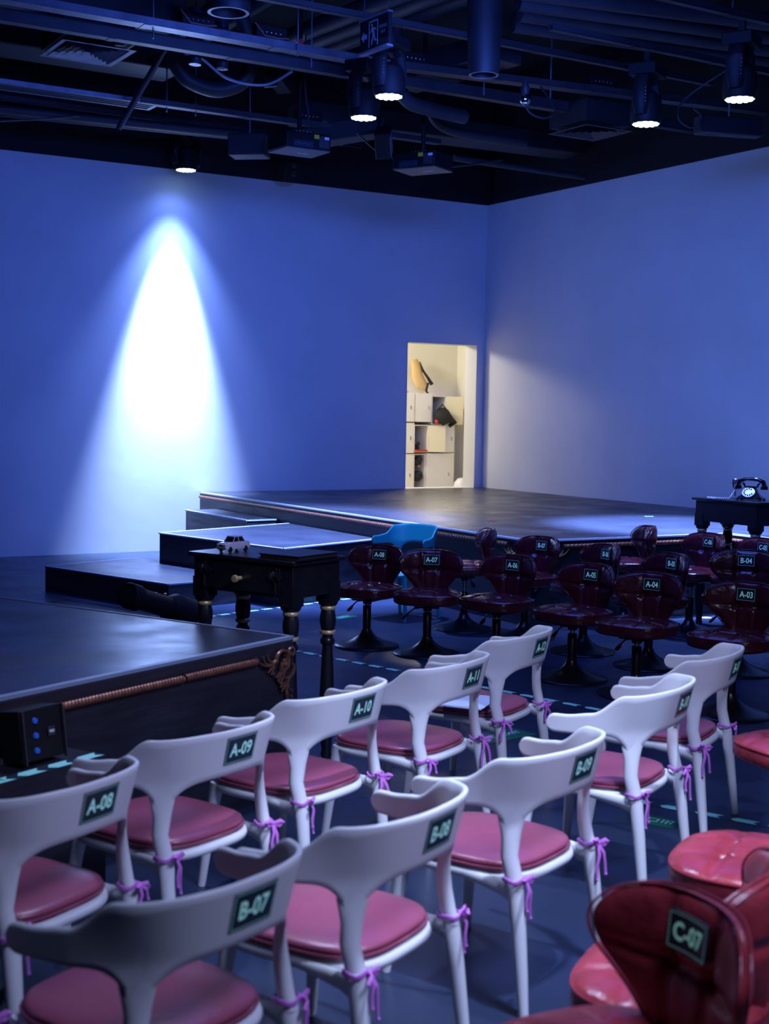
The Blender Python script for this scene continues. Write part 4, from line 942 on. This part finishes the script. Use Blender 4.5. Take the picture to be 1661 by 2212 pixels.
# exit sign
ex = thing('exit_sign', 'hanging unlit exit sign with arrow and running figure', 'exit sign', (5.66, 9.60, 4.62), math.radians(-86))
MB().box((0, 0, .13), (.40, .035, .25)).build('sign_panel', 'matblack', ex)
MB().box((0, -.005, -.003), (.42, .06, .018)).build('bottom_rail', 'galv', ex)
MB().box((0, -.005, .262), (.42, .05, .014)).build('top_rail', 'galv', ex)
m = MB(); yy = -.0185
def Q2(poly): m.add([(a, yy, b) for a, b in poly], [tuple(range(len(poly)))])
Q2([(-.185, .125), (-.14, .17), (-.14, .145), (-.10, .145), (-.10, .105), (-.14, .105), (-.14, .08)])
for r_ in [(-.075, .03, -.062, .235), (.045, .03, .058, .235), (-.075, .222, .058, .235)]: Q2([(r_[0], r_[1]), (r_[2], r_[1]), (r_[2], r_[3]), (r_[0], r_[3])])
Q2([(-.03 + .013 * math.cos(k * PI / 6), .20 + .013 * math.sin(k * PI / 6)) for k in range(12)])
Q2([(-.035, .185), (.0, .18), (.012, .115), (-.018, .112)]); Q2([(-.018, .118), (.0, .112), (-.025, .045), (-.042, .045)]); Q2([(-.002, .118), (.014, .112), (.020, .085), (.040, .075), (.036, .062), (.006, .072)]); Q2([(-.035, .18), (-.028, .165), (-.05, .135), (-.058, .142)]); Q2([(.0, .178), (.004, .165), (.030, .150), (.034, .162)])
for s_, z_, sz in (('安全出口', .165, .030), ('EXIT', .120, .032)):
    vs, fs = text_verts(s_, sz, .95, .0003); m.add([(a + .128, yy, b + z_) for a, b in vs], fs)
m.build('sign_print', 'sign', ex)
for sx in (-.17, .17): MB().tube([(sx, 0, .26), (sx, 0, 1.57)], .005, 6).build('hanging_rod', 'darksteel', ex)
# projectors
def projector(x, y, z, rz, label, m='projgrey'):
    t = thing('ceiling_projector', label, 'projector', (x, y, z), rz, None)
    MB().box((0, 0, .085), (.50, .40, .16)).build('projector_body', 'matblack', t, .012)
    MB().box((0, 0, .002), (.49, .39, .008)).build('bottom_plate', m, t)
    MB().box((.05, .02, -.003), (.12, .014, .003)).build('logo_strip', 'white', t)
    MB().box((.17, -.2015, .085), (.11, .003, .11)).build('cover_plate', 'darksteel', t)
    MB().box((.20, -.2045, .125), (.05, .003, .025)).build('info_sticker', 'white', t)
    MB().box((.085, -.2045, .13), (.055, .003, .038)).build('warning_sticker', 'yellow', t)
    pn = MB().box((-.06, -.2015, .05), (.22, .003, .06)).build('connector_panel', 'plate', t); m2 = MB()
    for k in range(6): m2.box((-.15 + .034 * k, -.204, .045 + .008 * (k % 2)), (.020, .004, .010))
    m2.build('sockets', 'silver', pn)
    MB().lathe([(.03, 0), (.045, .01), (.045, .06)], 20, (.12, .215, .08), mtx=Matrix.Rotation(-PI / 2, 3, 'X')).build('lens_ring', 'matblack', t)
    MB().tube([(0, 0, .16), (0, 0, 6.19 - z)], .022, 12).box((0, 0, .175), (.20, .16, .03)).build('ceiling_mount', 'matblack', t)
    m2 = MB()
    for k in range(5): m2.ball((-.08 + .04 * k, -.09, .19), .007, 8)
    m2.build('screws', 'silver', t)
projector(6.30, 12.15, 4.27, 0.02, 'black projector with yellow sticker left of centre under the ceiling')
projector(7.70, 12.05, 4.22, math.radians(-62), 'black projector with brownish bottom at the centre under the ceiling', mat('projector_bronze', (0.14, 0.12, 0.10), 0.5))
# speakers / small boxes
sk = thing('ceiling_speaker', 'small black speaker tilted above the left projector', 'speaker', (6.05, 12.1, 4.95), .6)
MB().box((0, 0, 0), (.30, .16, .16), mtx=Matrix.Rotation(.4, 3, 'Y')).build('speaker_box', 'matblack', sk, .01); MB().box((-.15, 0, -.06), (.02, .14, .14), mtx=Matrix.Rotation(.4, 3, 'Y')).build('speaker_front', 'darksteel', sk)
MB().tube([(-.02, 0, .07), (.05, .03, .17), (-.04, 0, .24)], .008, 6).tube([(.08, .0, .06), (-.06, 0, .18)], .006, 6).build('bracket', 'galv', sk)
s2 = thing('ceiling_speaker', 'black speaker with pale side tilted left of the centre projector', 'speaker', (7.28, 12.15, 4.48), .9)
MB().box((0, 0, 0), (.22, .16, .28), mtx=Matrix.Rotation(-.6, 3, 'Y')).build('speaker_box', 'matblack', s2, .01); MB().box((-.02, -.082, -.02), (.15, .006, .22), mtx=Matrix.Rotation(-.6, 3, 'Y')).build('speaker_side', 'galv', s2)
s3 = thing('ceiling_speaker', 'small dark speaker on the black band near the centre', 'speaker', (7.6, 14.9, 4.62), 0)
MB().box((0, 0, 0), (.22, .2, .24), mtx=Matrix.Rotation(.3, 3, 'X')).build('speaker_box', 'matblack', s3, .01)
for k in range(2): MB().lathe([(.001, 0), (.035, 0), (.03, .01), (.001, .012)], 16, (.0, -.11, -.05 + .1 * k), mtx=Matrix.Rotation(PI / 2, 3, 'X')).build('cone', 'darksteel', s3)
sn = thing('silver_sensor', 'small shiny ball-shaped sensor hanging from the right cable tray', 'sensor', (7.62, 10.2, 4.60))
MB().ball((0, 0, 0), .055, 14).build('sensor_ball', 'chrome', sn); MB().lathe([(.03, .04), (.045, .09), (.02, .17)], 16).build('sensor_neck', 'darksteel', sn)
